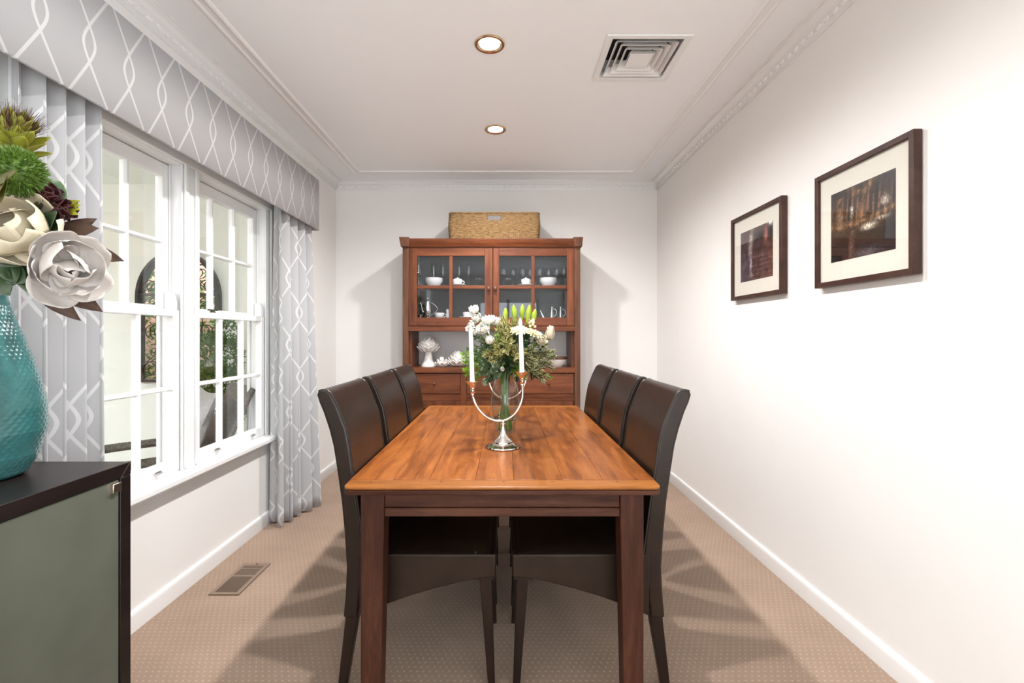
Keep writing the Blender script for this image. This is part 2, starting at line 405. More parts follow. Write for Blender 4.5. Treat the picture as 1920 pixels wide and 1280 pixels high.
# ceiling with openings for the air vent and the recessed lamps kept simple: holes only for the vent
VX0, VX1, VY0, VY1 = .515, .886, 2.312, 2.68
mb = MB()
def ceil_cells():
    xs = [XL - .14, VX0, VX1, XR + .2]; ys = [YR - .2, VY0, VY1, YB + .2]
    for i in range(3):
        for j in range(3):
            if i == 1 and j == 1: continue
            for z in (ZC, ZC + .12): mb.add([(xs[i], ys[j], z), (xs[i + 1], ys[j], z), (xs[i + 1], ys[j + 1], z), (xs[i], ys[j + 1], z)], [(0, 1, 2, 3)])
    for a, b in (((VX0, VY0), (VX1, VY0)), ((VX1, VY0), (VX1, VY1)), ((VX1, VY1), (VX0, VY1)), ((VX0, VY1), (VX0, VY0))):
        mb.add([(*a, ZC), (*b, ZC), (*b, ZC + .12), (*a, ZC + .12)], [(0, 1, 2, 3)])
ceil_cells()
struct(mb.build('ceiling', CEIL, smooth=False))

# baseboards
BP = [(0, 0), (.016, 0), (.016, .066), (.013, .078), (.006, .085), (0, .085)]
def run_trim(name, prof, side, mat, zbase, t0, t1, mit=True):
    mb = MB(); n = len(prof)
    def P(d, h, end):
        m = d if mit else 0
        if side == 'left': return (XL + d, (t0 + m) if end == 0 else (t1 - m), zbase + h)
        if side == 'right': return (XR - d, (t0 + m) if end == 0 else (t1 - m), zbase + h)
        if side == 'back': return ((t0 + m) if end == 0 else (t1 - m), YB - d, zbase + h)
        return ((t0 + m) if end == 0 else (t1 - m), YR + d, zbase + h)
    vs = [P(d, h, 0) for d, h in prof] + [P(d, h, 1) for d, h in prof]
    mb.add(vs, [tuple(range(n)), tuple(range(2 * n - 1, n - 1, -1))] + [(i, i + n, (i + 1) % n + n, (i + 1) % n) for i in range(n)])
    return struct(mb.build(name, mat, ang=50))
run_trim('baseboard_left', BP, 'left', TRIM, 0, YR, YB)
run_trim('baseboard_right', BP, 'right', TRIM, 0, YR, YB)
run_trim('baseboard_back', BP, 'back', TRIM, 0, XL, XR)
# cornice with a row of beads
CP = [(0, -.078), (.007, -.078), (.009, -.070), (.013, -.066), (.013, -.062), (.017, -.060), (.017, -.034), (.021, -.031), (.026, -.030), (.034, -.018), (.046, -.011), (.058, -.009), (.060, -.004), (.072, -.003), (.072, 0), (0, 0)]
bead = MB().sphere((0, 0, 0), (.008, .021, .0115), 6, 5).mesh('bead', PLASTER)
beadx = MB().sphere((0, 0, 0), (.021, .008, .0115), 6, 5).mesh('bead', PLASTER)
for i, (side, a, b) in enumerate((('left', YR, YB), ('right', YR, YB), ('back', XL, XR), ('rear', XL, XR))):
    c = run_trim('trim_%d' % (i + 1), CP, side, PLASTER, ZC, a, b)
    if side == 'rear': continue
    t = .9 if side != 'back' else XL + .045
    while t < b - .03:
        o = add_obj('bead', beadx if side == 'back' else bead, c)
        o.location = {'left': (XL + .0185, t, ZC - .047), 'right': (XR - .0185, t, ZC - .047), 'back': (t, YB - .0185, ZC - .047)}[side]
        t += .055
# raised double ridge on the ceiling
def ridge_loop(mb, d, w, h):
    n = 6; prof = [(w * cos(pi * k / n), -h * sin(pi * k / n)) for k in range(n + 1)]
    b = len(mb.v)
    for dx, dz in prof:
        e = d + dx
        for (x, y) in ((XL + e, YR + e), (XR - e, YR + e), (XR - e, YB - e), (XL + e, YB - e)): mb.v.append((x, y, ZC + dz + .0005))
    for k in range(n):
        for q in range(4): mb.face((b + k * 4 + q, b + k * 4 + (q + 1) % 4, b + (k + 1) * 4 + (q + 1) % 4, b + (k + 1) * 4 + q))
mb = MB(); ridge_loop(mb, .251, .011, .010); ridge_loop(mb, .302, .012, .014); ridge_loop(mb, .276, .03, .003)
struct(mb.build('trim_5', PLASTER, ang=60))

# ------------------------------------------------------------------ windows
def sash(win, name, y0, y1, z0, z1, xc, g0, g1, lower):
    d = .02; st = .046
    mb = MB()
    mb.box(xc - d, xc + d, y0, y0 + st, z0, z1); mb.box(xc - d, xc + d, y1 - st, y1, z0, z1)
    mb.box(xc - d, xc + d, y0 + st, y1 - st, z0, g0); mb.box(xc - d, xc + d, y0 + st, y1 - st, g1, z1)
    s = mb.build(name, TRIM, win, bevel=.004)
    m = .011; w = (y1 - y0 - 2 * st - 4 * m) / 3; zm = (g0 + g1) / 2
    for k in (1, 2):
        yy = y0 + st + k * w + (2 * k - 1) * m
        MB().prism([(yy - m, xc - .014), (yy + m, xc - .014), (yy + m, xc + .006), (yy + .004, xc + .016), (yy - .004, xc + .016), (yy - m, xc + .006)], 'z', g0 - .003, g1 + .003).add([], []).build('muntin', TRIM, s) if False else \
            MB().prism([(xc - .014, yy - m), (xc - .014, yy + m), (xc + .006, yy + m), (xc + .016, yy + .005), (xc + .016, yy - .005), (xc + .006, yy - m)], 'z', g0 - .003, g1 + .003).build('muntin', TRIM, s, smooth=False)
    MB().prism([(xc - .013, zm - m), (xc - .013, zm + m), (xc + .005, zm + m), (xc + .015, zm + .005), (xc + .015, zm - .005), (xc + .005, zm - m)], 'y', y0 + st - .003, y1 - st + .003).build('muntin', TRIM, s, smooth=False)
    for k in range(3):
        ya = y0 + st + k * (w + 2 * m); 
        for (za, zb) in ((g0, zm - m), (zm + m, g1)):
            MB().box(xc - .004, xc, ya - .004, ya + w + .004, za - .004, zb + .004).build('pane', GLASS, s, smooth=False)
    return s
def window(n, y0, y1):
    w = bpy.data.objects.new('window_%d' % n, None); C.objects.link(w); struct(w)
    mb = MB(); xo, xi = XL - .14, XL
    j = .028
    mb.box(xo, xi, y0 - j, y0, WZ0, WZ1); mb.box(xo, xi, y1, y1 + j, WZ0, WZ1)
    mb.box(xo, xi, y0, y1, 2.088, WZ1); mb.box(xo - .06, xi - .06, y0, y1, WZ0 - .02, .588)
    for ya, yb in ((y0, y0 + .014), (y1 - .014, y1)):       # stop beads
        mb.box(xi - .012, xi - .002, ya, yb, .59, 2.088); mb.box(xi - .070, xi - .063, ya, yb, .59, 2.088); mb.box(xi - .125, xi - .112, ya, yb, .59, 2.088)
    mb.build('frame', TRIM, w, bevel=.003)
    up = sash(w, 'upper_sash', y0 + .003, y1 - .003, 1.352, 2.085, XL - .091, 1.395, 2.02, False)
    lo = sash(w, 'lower_sash', y0 + .003, y1 - .003, .590, 1.376, XL - .038, .648, 1.342, True)
    yc = y0 + (y1 - y0) * .28
    for yy in (y0 + (y1 - y0) * .28, ):
        k = MB().lathe([(.016, 0), (.016, .006), (.011, .009), (.011, .014), (0, .016)], 14, (XL - .044, yy, 1.376))
        k.hexa([(XL - .055, yy - .03, 1.388), (XL - .045, yy - .035, 1.388), (XL - .032, yy + .03, 1.388), (XL - .044, yy + .036, 1.388), (XL - .055, yy - .03, 1.396), (XL - .045, yy - .035, 1.396), (XL - .032, yy + .03, 1.394), (XL - .044, yy + .036, 1.394)])
        k.sphere((XL - .038, yy + .034, 1.396), .008, 10, 6)
        k.build('sash_lock', plain('lock_bronze_%d' % n, (.07, .08, .04), .4, .6), lo)
    for yy in (y0 + (y1 - y0) * .27, y0 + (y1 - y0) * .78):
        MB().box(XL - .019, XL - .012, yy - .024, yy + .024, .612, .626).box(XL - .013, XL + .002, yy - .018, yy + .018, .617, .621).build('sash_lift', STEEL, lo, bevel=.0015)
    # horns on the upper sash stiles
    for ya, yb in ((y0 + .017, y0 + .045), (y1 - .045, y1 - .017)):
        MB().prism([(XL - .068, 1.377), (XL - .022, 1.377), (XL - .022, 1.41), (XL - .030, 1.445), (XL - .045, 1.462), (XL - .068, 1.465)], 'y', ya, yb).build('sash_stop', TRIM, w, bevel=.003)
    return w
window(1, 1.625, 2.365); window(2, 2.46, 3.20)
mb = MB().box(XL - .14, XL + .004, 2.393, 2.432, WZ0, WZ1)
mb.box(XL, XL + .014, 2.360, 2.385, .60, 2.2).box(XL, XL + .014, 2.440, 2.465, .60, 2.2)
struct(mb.build('trim_6', TRIM, bevel=.004))
mb = MB().box(XL, XL + .016, WY0 - .06, WY0 + .02, .59, 2.2).box(XL, XL + .016, WY1 - .02, WY1 + .06, .59, 2.2).box(XL, XL + .0155, WY0 + .02, WY1 - .02, 2.09, 2.2)
struct(mb.build('trim_7', TRIM, bevel=.005))
struct(MB().prism([(XL - .04, .556), (XL + .062, .556), (XL + .068, .562), (XL + .068, .584), (XL + .06, .590), (XL - .04, .590)], 'y', WY0 - .1, WY1 + .09).box(XL, XL + .012, WY0 - .06, WY1 + .05, .525, .556).build('trim_8', TRIM, bevel=.003))
# unseen side windows added behind the camera for daylight, and the glazed door
def simple_window(n, mk):
    w = bpy.data.objects.new(n, None); C.objects.link(w); struct(w); mk(w); return w
def mk3(sx):
    def f(w):
        mb = MB(); xa, xb = sorted((sx + (.06 if sx > 0 else -.06), sx + (.12 if sx > 0 else -.12)))
        for y in (-3.05, -1.975, -.90): mb.box(xa, xb, y, y + .05, .1, 2.4)
        for z in (.1, 2.35): mb.box(xa, xb, -3.0, -.90, z, z + .05)
        mb.build('frame', TRIM, w); xm = (xa + xb) / 2
        for y0, y1 in ((-3.0, -1.975), (-1.925, -.90)): MB().box(xm - .003, xm + .003, y0, y1, .15, 2.35).build('pane', GLASS, w)
    return f
simple_window('window_3', mk3(XL)); simple_window('window_4', mk3(XR))
def mkd(w):
    mb = MB()
    for x in (-.62, .07, .77): mb.box(x, x + .06, YR - .12, YR - .06, 0, 2.1)
    for z in (0, 2.03): mb.box(-.56, .77, YR - .12, YR - .06, z, z + .07)
    mb.build('frame', TRIM, w)
    for x0, x1 in ((-.56, .07), (.13, .77)): MB().box(x0, x1, YR - .093, YR - .088, .07, 2.03).build('pane', GLASS, w)
simple_window('door_1', mkd)

# ------------------------------------------------------------------ patio outside
struct(MB().box(-9, XL - .14, -9, 4.75, -.25, -.12).build('patio_ground', PAVE))
struct(MB().box(-7, XL - .14, 4.75, 4.95, -.12, 3.1).build('wall_patio', EXTW))
struct(MB().box(-5.6, XL - .14, -.4, 4.95, 2.75, 2.87).build('patio_roof', EXTW))  # unseen roof, stretched out to dim the over-bright patio wall
# ------------------------------------------------------------------ dining table
TX0, TX1, TY0, TY1, TZ = -.525, .513, 1.555, 3.37, .76
TXC = (TX0 + TX1) / 2
tb = thing('dining_table', 'long honey-brown plank dining table with dark tapered legs on the carpet', 'table', (TXC, (TY0 + TY1) / 2, 0))
def tloc(x, y, z): return (x - TXC, y - (TY0 + TY1) / 2, z)
EB = .078; TH = .026
ws = [.148, .122, .158, .131, .165, .140, .174]; tot = sum(ws); x = TX0
for w in ws:
    w *= (TX1 - TX0) / tot
    o = MB().box(-w / 2 + .0004, w / 2 - .0004, TY0 + EB + .0008 - (TY0 + TY1) / 2, TY1 - EB - .0008 - (TY0 + TY1) / 2, TZ - TH, TZ).build('plank', TOPW, tb, bevel=.0012)
    o.location.x = x + w / 2 - TXC; x += w
hw = (TX1 - TX0) / 2
for e in (0, 1):
    y0, y1 = ((TY0, TY0 + EB) if e == 0 else (TY1 - EB, TY1)); yo = TY0 if e == 0 else TY1; sg = 1 if e == 0 else -1
    ym = (TY0 + TY1) / 2
    # rounded nose + clipped outer corners
    poly = [(-hw + .022, yo - ym), (hw - .022, yo - ym), (hw - .006, yo - ym + sg * .008), (hw, yo - ym + sg * .026), (hw, yo - ym + sg * EB), (-hw, yo - ym + sg * EB), (-hw, yo - ym + sg * .026), (-hw + .006, yo - ym + sg * .008)]
    o = MB().prism(poly, 'z', TZ - .011, TZ).build('end_board', ENDW, tb, bevel=.005, seg=3)
    MB().prism(poly, 'z', TZ - TH - .002, TZ - .0113).build('dark_edge', APRW, o, bevel=.004, seg=3)  # lower layer of the end board in darker wood
    for px in (-.44, -.205, .005, .168, .385):
        MB().lathe([(.0045, -.004), (.0045, .0006), (0, .0006)], 10, (px, ym * 0 + (yo - ym) + sg * .055, TZ)).build('peg', BROWNRIM, o)
LW = .076; LB = .064
for sx in (-1, 1):
    for sy in (-1, 1):
        ox = sx * (hw - .055); oy = sy * ((TY1 - TY0) / 2 - .018)
        def sq(w, z): return [(ox, oy, z), (ox - sx * w, oy, z), (ox - sx * w, oy - sy * w, z), (ox, oy - sy * w, z)]
        p = sq(LB, .002) + sq(LW, .63) ; MB().hexa(p)
        m = MB(); a = sq(LB, 0); b = sq(LW, .62); c = sq(LW, TZ - TH)
        m.add(a + b + c, [(0, 1, 2, 3), (8, 9, 10, 11)] + [(i, (i + 1) % 4, (i + 1) % 4 + 4, i + 4) for i in range(4)] + [(i + 4, (i + 1) % 4 + 4, (i + 1) % 4 + 8, i + 8) for i in range(4)])
        m.build('leg', TEDGE, tb, bevel=.003)
ax = hw - .055 - LW; ay = (TY1 - TY0) / 2 - .018
for sg in (-1, 1):
    y = sg * (ay - .02)
    MB().box(-ax, ax, y - .011, y + .011, .684, TZ - TH).box(-ax, ax, y - .013, y + .013, .654, .6825).build('apron', APRW, tb, bevel=.003)
    x = sg * (hw - .055 - .02)
    MB().box(x - .011, x + .011, -ay + LW, ay - LW, .684, TZ - TH).box(x - .013, x + .013, -ay + LW, ay - LW, .654, .6825).build('apron', TEDGE, tb, bevel=.003)

# ------------------------------------------------------------------ leather dining chairs (front = +x, origin at back foot line)
def make_chair():
    t = thing('dining_chair', '', 'chair', group='brown leather dining chairs around the table')
    hwid = .218
    outer = [(.255, -.006), (.34, .002), (.437, .006), (.555, -.001), (.67, -.012), (.782, -.028), (.86, -.040), (.92, -.055), (.98, -.075), (1.02, -.092)]
    top = [(1.042, -.1), (1.056, -.092), (1.061, -.078), (1.058, -.060), (1.045, -.047)]
    front = [(1.0, -.025), (.92, .006), (.86, .018), (.782, .028), (.67, .045), (.555, .06), (.47, .072)]
    prof = [(x, z) for z, x in outer] + [(x, z) for z, x in top] + [(x, z) for z, x in front] + [(.06, .40), (.045, .255)]
    MB().prism(prof, 'y', -hwid, hwid).build('backrest', LEATHER, t, bevel=.014, seg=4, ang=50)
    for sg in (-1, 1):                        # piping along the front edge of the back
        pts = [(x - .001, sg * (hwid - .0045), z - (.0025 if z > 1.05 else 0)) for z, x in top[1:] + front]
        MB().tube(pts, .0038, 6).build('piping', SEAM, t)
        MB().tube([(x + .0035, sg * (hwid - .0035), z) for z, x in outer[2:]] , .003, 6).build('piping', SEAM, t)
    # seat cushion, slightly domed
    def seatfn(u, v):
        a = u * 2 - 1; b = v * 2 - 1
        return (.066 + .466 * v, a * (hwid - .002), .470 + .016 * (1 - a ** 4) * (1 - b ** 4))
    MB().grid(12, 12, seatfn).build('seat', LEATHER, t, solid=.05, off=-1)
    MB().box(.066, .528, -hwid + .012, hwid - .012, .385, .432).build('seat_frame', CHLEG, t)
    # skirt panels
    bot = [(.05, .262), (.137, .300), (.23, .333), (.315, .358), (.40, .380), (.475, .395), (.532, .400)]
    for sg in (-1, 1):
        poly = bot + [(.532, .478), (.05, .478)]
        MB().prism(poly, 'y', sg * (hwid - .012), sg * (hwid + .001)).build('skirt', LEATHER, t, bevel=.004)
        MB().tube([(.07, sg * (hwid + .001), .478), (.30, sg * (hwid + .001), .479), (.53, sg * (hwid + .001), .478)], .003, 6).build('piping', SEAM, t)
    MB().box(.520, .534, -hwid + .013, hwid - .013, .400, .476).build('skirt', LEATHER, t, bevel=.004)
    for sy in (-1, 1):
        def leg(x0, x1, xb0, xb1, zt, wt, wb):
            ya, yb = (sy * (hwid - .012), sy * (hwid - .012 - wt)); yc, yd = (sy * (hwid - .016), sy * (hwid - .016 - wb))
            MB().hexa([(xb0, yc, 0), (xb1, yc, 0), (xb1, yd, 0), (xb0, yd, 0), (x0, ya, zt), (x1, ya, zt), (x1, yb, zt), (x0, yb, zt)]).build('leg', CHLEG, t, bevel=.003)
        leg(.0, .045, -.030, .002, .262, .04, .03)
        leg(.474, .516, .505, .530, .405, .042, .028)
    return t
chair0 = make_chair(); k = 0
for side in ('left', 'right'):
    for i, y in enumerate((1.69, 2.215, 2.735) if side == 'left' else (1.69, 2.20, 2.735)):
        o = chair0 if k == 0 else copy_tree(chair0); k += 1
        o.location = (-.562 if side == 'left' else .562, y + .219, 0); o.rotation_euler = (0, 0, 0 if side == 'left' else pi)
        wh = ['farthest from the dresser', 'in the middle', 'nearest the dresser'][i]
        o['label'] = 'brown leather dining chair on the %s side of the table, %s' % ('window' if side == 'left' else 'picture', wh)

# ------------------------------------------------------------------ display cabinet
CF, CBK = 4.06, 4.47; PXM = 900 / CF
def cx(px): return (px - 945) / PXM
def cz(py): return 1.25 + (629 - py) / PXM
cab = thing('display_cabinet', 'reddish-brown wooden dresser with glazed doors and drawers against the end wall', 'cabinet')
x0, x1 = cx(755), cx(1088)
for a, b in ((x0, cx(766.3)), (cx(1077), x1)):
    MB().box(a, b, CF - .004, CF + .05, 0, cz(463)).build('post', CABP, cab, bevel=.003)
    MB().box(a, b, CBK - .05, CBK, 0, cz(463)).build('post', CABP, cab, bevel=.003)
for a in (x0 + .008, x1 - .033):
    MB().box(a, a + .025, CF + .05, CBK - .05, .08, cz(463)).build('side_panel', CABV, cab)
# cornice and corner blocks
MB().prism([(CF - .008, cz(463)), (CF - .016, cz(458)), (CF - .028, cz(454)), (CF - .032, cz(448)), (CBK, cz(448)), (CBK, cz(463))], 'x', x0 + .05, x1 - .05).build('cornice', CABH, cab, bevel=.003)
for a, b in ((cx(750), cx(769)), (cx(1074), cx(1092))):
    MB().hexa([(a + .012, CF - .028, cz(463.5)), (b - .006, CF - .028, cz(463.5)), (b - .006, CBK, cz(463.5)), (a + .012, CBK, cz(463.5)), (a, CF - .045, cz(446)), (b, CF - .045, cz(446)), (b, CBK, cz(446)), (a, CBK, cz(446))]).build('corner_block', CABP, cab, bevel=.004)
ix0, ix1 = cx(766.3), cx(1077)
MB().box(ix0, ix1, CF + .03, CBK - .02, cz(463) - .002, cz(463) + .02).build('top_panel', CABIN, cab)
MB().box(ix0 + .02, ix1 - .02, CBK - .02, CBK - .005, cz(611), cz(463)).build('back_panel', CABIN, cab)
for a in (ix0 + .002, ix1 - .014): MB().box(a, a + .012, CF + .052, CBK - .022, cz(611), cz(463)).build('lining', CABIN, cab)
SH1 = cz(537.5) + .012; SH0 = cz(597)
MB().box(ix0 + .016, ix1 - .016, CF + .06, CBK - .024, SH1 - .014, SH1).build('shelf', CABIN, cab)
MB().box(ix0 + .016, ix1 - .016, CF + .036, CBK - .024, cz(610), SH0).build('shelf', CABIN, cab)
MB().box(ix0, ix1, CF + .004, CF + .03, cz(464.5), cz(463)).build('rail', CABH, cab)
MB().box(ix0, ix1, CF - .006, CBK - .03, cz(620.5), cz(611.5)).build('ledge', CABH, cab, bevel=.003)
# glazed doors
def gdoor(a, b, gl, zt, zb, g0, g1, knobx):
    ya, yb = CF, CF + .026
    d = MB().box(a, gl[0], ya, yb, zb, zt).build('door', CABV, cab, bevel=.0025)
    MB().box(gl[-1], b, ya, yb, zb, zt).build('stile', CABV, d, bevel=.0025)
    MB().box(gl[0], gl[-1], ya + .001, yb, g1, zt).build('rail', CABH, d, bevel=.002); MB().box(gl[0], gl[-1], ya + .001, yb, zb, g0).build('rail', CABH, d, bevel=.002)
    MB().box(gl[1], gl[2], ya + .004, yb, g0, g1).build('muntin', CABV, d, bevel=.002)
    zm0, zm1 = cz(541), cz(534.7)
    for u, v in ((gl[0], gl[1]), (gl[2], gl[3])):
        MB().box(u, v, ya + .004, yb, zm0, zm1).build('muntin', CABH, d, bevel=.002)
        for p, q in ((g0, zm0), (zm1, g1)): MB().box(u - .004, v + .004, ya + .016, ya + .019, p - .004, q + .004).build('pane', CABGLASS, d, smooth=False)
    k = MB().lathe([(.006, 0), (.006, .012), (.014, .016), (.017, .022), (.014, .029), (0, .032)], 16)
    o = k.build('knob', BROWNRIM, d); o.location = (knobx, ya, cz(541)); o.rotation_euler = (R(90), 0, 0)
gdoor(ix0 + .002, cx(923.5), [cx(781.6), cx(842), cx(848.4), cx(908.8)], cz(465), cz(610.6), cz(595), cz(479.5), cx(916.5))
gdoor(cx(924.5), ix1 - .002, [cx(936), cx(996), cx(1002.5), cx(1063)], cz(465), cz(610.6), cz(595), cz(479.5), cx(928.5))
# open niche shelf, drawers, lower doors
MB().box(ix0 - .012, ix1 + .012, CF - .006, CBK, cz(699), cz(689)).build('counter', CABH, cab, bevel=.003)
for a in (ix0, ix1 - .018): MB().box(a, a + .018, CF + .05, CBK - .03, cz(689), cz(620.5)).build('side_panel', CABV, cab)
MB().box(ix0, ix1, CF + .012, CF + .035, cz(752), cz(738.5)).build('rail', CABH, cab, bevel=.002)
wd3 = [cx(766.5), cx(863), cx(874), cx(969), cx(980), cx(1076.8)]
for a, b in ((wd3[1], wd3[2]), (wd3[3], wd3[4])): MB().box(a, b, CF + .010, CF + .035, .10, cz(699)).build('mullion', CABV, cab, bevel=.002)
for i in range(3):
    a, b = wd3[2 * i] + .003, wd3[2 * i + 1] - .003
    d = MB().box(a, b, CF + .006, CF + .03, cz(738), cz(700)).build('drawer', CABH, cab, bevel=.003)
    k = MB().lathe([(.005, 0), (.005, .010), (.011, .014), (.013, .019), (.009, .025), (0, .027)], 14)
    o = k.build('knob', BROWNRIM, d); o.location = ((a + b) / 2, CF + .006, cz(718.5)); o.rotation_euler = (R(90), 0, 0)
    d = MB().box(a, a + .06, CF + .010, CF + .03, .12, cz(752.5)).box(b - .06, b, CF + .010, CF + .03, .12, cz(752.5)).box(a + .06, b - .06, CF + .010, CF + .03, cz(752.5) - .06, cz(752.5)).box(a + .06, b - .06, CF + .010, CF + .03, .12, .18).build('door', CABV, cab, bevel=.002)
    MB().box(a + .055, b - .055, CF + .018, CF + .028, .17, cz(752.5) - .055).build('panel', CABV, d)
    k = MB().lathe([(.005, 0), (.005, .010), (.011, .014), (.013, .019), (.009, .025), (0, .027)], 14)
    o = k.build('knob', BROWNRIM, d); o.location = (b - .03, CF + .010, .45); o.rotation_euler = (R(90), 0, 0)
MB().box(ix0, ix1, CF + .012, CF + .035, .06, .118).build('rail', CABH, cab)
MB().box(ix0, ix1, CF + .036, CBK - .03, .08, .1).build('bottom_panel', CABV, cab)
MB().box(ix0 + .02, ix1 - .02, CBK - .02, CBK - .008, .08, cz(699)).build('back_panel', CABV, cab)

# --- basket on top
BX0, BX1 = (843 - 945) * 4.16 / 900, (1010.5 - 945) * 4.16 / 900; BY0, BY1 = 4.13, 4.44; BZ0 = cz(446) + .001; BZ1 = BZ0 + .232
bk = thing('wicker_basket', 'rectangular honey-coloured wicker basket with handle slots on top of the dresser', 'basket', ((BX0 + BX1) / 2, (BY0 + BY1) / 2, BZ0))
bw, bd, bh = (BX1 - BX0) / 2, (BY1 - BY0) / 2, BZ1 - BZ0
def bpath(n):      # rounded rectangle loop param -> point, outward normal
    r = .035; pts = []
    segs = [((-bw + r, -bd), (bw - r, -bd)), 'c', ((bw, -bd + r), (bw, bd - r)), 'c', ((bw - r, bd), (-bw + r, bd)), 'c', ((-bw, bd - r), (-bw, -bd + r)), 'c']
    lens = [2 * (bw - r), r * pi / 2, 2 * (bd - r), r * pi / 2] * 2; tot = sum(lens)
    cen = [None, (bw - r, -bd + r), None, (bw - r, bd - r), None, (-bw + r, bd - r), None, (-bw + r, -bd + r)]; a0 = [0, -pi / 2, 0, 0, 0, pi / 2, 0, pi]
    nr = [(0, -1), None, (1, 0), None, (0, 1), None, (-1, 0), None]
    for i in range(n):
        s = tot * i / n; q = 0
        while s > lens[q]: s -= lens[q]; q += 1
        if segs[q] == 'c':
            a = a0[q] + s / r; pts.append((cen[q][0] + r * cos(a), cen[q][1] + r * sin(a), cos(a), sin(a)))
        else:
            (xa, ya), (xb, yb) = segs[q]; t = s / lens[q]; pts.append((xa + (xb - xa) * t, ya + (yb - ya) * t, *nr[q]))
    return pts
NU = 420; loop = bpath(NU); rows = 26
mb = MB(); idx = {}
hx = .056; hz0, hz1 = bh * .70, bh * .90
NV = rows * 2
for j in range(NV + 1):
    z = .004 + (bh - .008) * j / NV
    bulge = .010 * sin(pi * min(1, z / bh * .95))
    for i, (x, y, nx, ny) in enumerate(loop):
        row = j // 2; wv = .0022 * sin(2 * pi * i / 7. + pi * row) + (.0012 if j % 2 else -.0012)
        mb.v.append((x + nx * (wv + bulge), y + ny * (wv + bulge), z))
for j in range(NV):
    z = bh * (j + .5) / NV
    for i in range(NU):
        xm, ym = loop[i][0], loop[i][1]
        if hz0 < z < hz1 and abs(xm) < hx and abs(abs(ym) - bd) < .01: continue
        i2 = (i + 1) % NU; mb.face((j * NU + i, j * NU + i2, (j + 1) * NU + i2, (j + 1) * NU + i))
mb.build('woven_side', WICK, bk, solid=.006, off=-1)
MB().box(-bw + .01, bw - .01, -bd + .01, bd - .01, 0, .008).build('woven_base', WICK, bk)
MB().tube([(x * 1.0, y * 1.0, bh - .004) for x, y, nx, ny in loop[::6]], .010, 8, closed=True).build('rim', WICK, bk)
for sg in (-1, 1):
    MB().tube([(-hx, sg * (bd + .004), hz0), (hx, sg * (bd + .004), hz0), (hx, sg * (bd + .003), hz1), (-hx, sg * (bd + .003), hz1)], .005, 6, closed=True).build('handle_binding', WICK, bk)

# --- crockery and glasses
def lathe_thing(name, label, cat, prof, mat, loc, group=None, seg=24):
    o = MB().lathe(prof, seg, cap=False).build(name, mat); o.location = loc; return tag(o, label, cat, group)
def ix(px, y): return (px - 945) * y / 900
flute = MB().lathe([(.028, .001), (.028, .003), (.006, .006), (.0035, .012), (.0035, .075), (.008, .085), (.017, .11), (.022, .15), (.0225, .19), (.020, .225), (.0188, .225), (.0213, .19), (.0205, .15), (.0155, .11), (.004, .09), (0, .089)], 20, cap=False).mesh('champagne_flute', CGLASS)
for i, px in enumerate((813, 830.5, 861, 879)):
    o = add_obj('champagne_flute', flute); y = 4.33; o.location = (ix(px, y), y, SH1 + .0005)
    tag(o, 'tall slim champagne flute on the upper dresser shelf behind white china', 'glass', 'champagne flutes in the dresser')
wine = MB().lathe([(.033, .001), (.033, .003), (.007, .007), (.004, .014), (.004, .08), (.010, .088), (.028, .105), (.036, .13), (.036, .155), (.031, .19), (.0298, .19), (.0347, .155), (.0347, .13), (.027, .107), (.006, .091), (0, .09)], 20, cap=False).mesh('wine_glass', CGLASS)
for i, px in enumerate((944, 962, 980, 994, 1012, 1029, 1044)):
    o = add_obj('wine_glass', wine); y = 4.36 if i % 2 else 4.33; o.location = (ix(px, y), y, SH1 + .0005)
    tag(o, 'stemmed wine glass in the row on the upper dresser shelf', 'glass', 'wine glasses in the dresser')
coupe = MB().lathe([(.028, .001), (.028, .003), (.005, .007), (.004, .03), (.008, .036), (.03, .045), (.042, .06), (.043, .075), (.0415, .075), (.04, .061), (.028, .048), (0, .042)], 20, cap=False).mesh('crystal_dessert_glass', CGLASS)
for px, y, w in ((899, 4.2, 'beside the left cup and saucer'), (951, 4.2, 'in front of the wine glasses')):
    o = add_obj('crystal_dessert_glass', coupe); o.location = (ix(px, y), y, SH1 + .0005); tag(o, 'low crystal dessert glass %s' % w.replace('left cup', 'teacup'), 'glass', 'crystal dessert glasses')
for i, (px, y) in enumerate(((784.5, 4.19), (1058, 4.3))):
    o = add_obj('crystal_goblet', wine); o.location = (ix(px, y), y, SH1 + .0005); tag(o, 'clear goblet at the %s edge of the upper dresser shelf' % ('champagne flute' if i == 0 else 'wine glass'), 'glass')
bowlp = [(.045, 0), (.048, .004), (.060, .02), (.074, .045), (.077, .056), (.074, .056), (.07, .045), (.056, .022), (0, .012)]
def bowl_stack(px, y, lab, mark):
    for k in range(2):
        o = lathe_thing('china_bowl', 'white china bowl on the upper dresser shelf %s, %s of two stacked' % (mark, ('lower', 'upper')[k]), 'bowl', bowlp, CHINA, (ix(px, y), y, SH1 + .0005 + .018 * k), 'stacked china bowls')
bowl_stack(814, 4.18, '', 'before the champagne flutes'); bowl_stack(1028, 4.18, '', 'before the wine glasses')
cup_p = [(.02, 0), (.023, .005), (.034, .016), (.041, .034), (.042, .052), (.0395, .052), (.038, .034), (.03, .017), (0, .01)]
sau_p = [(.032, 0), (.034, .003), (.060, .011), (.072, .016), (.071, .018), (.058, .0135), (.03, .006), (0, .006)]
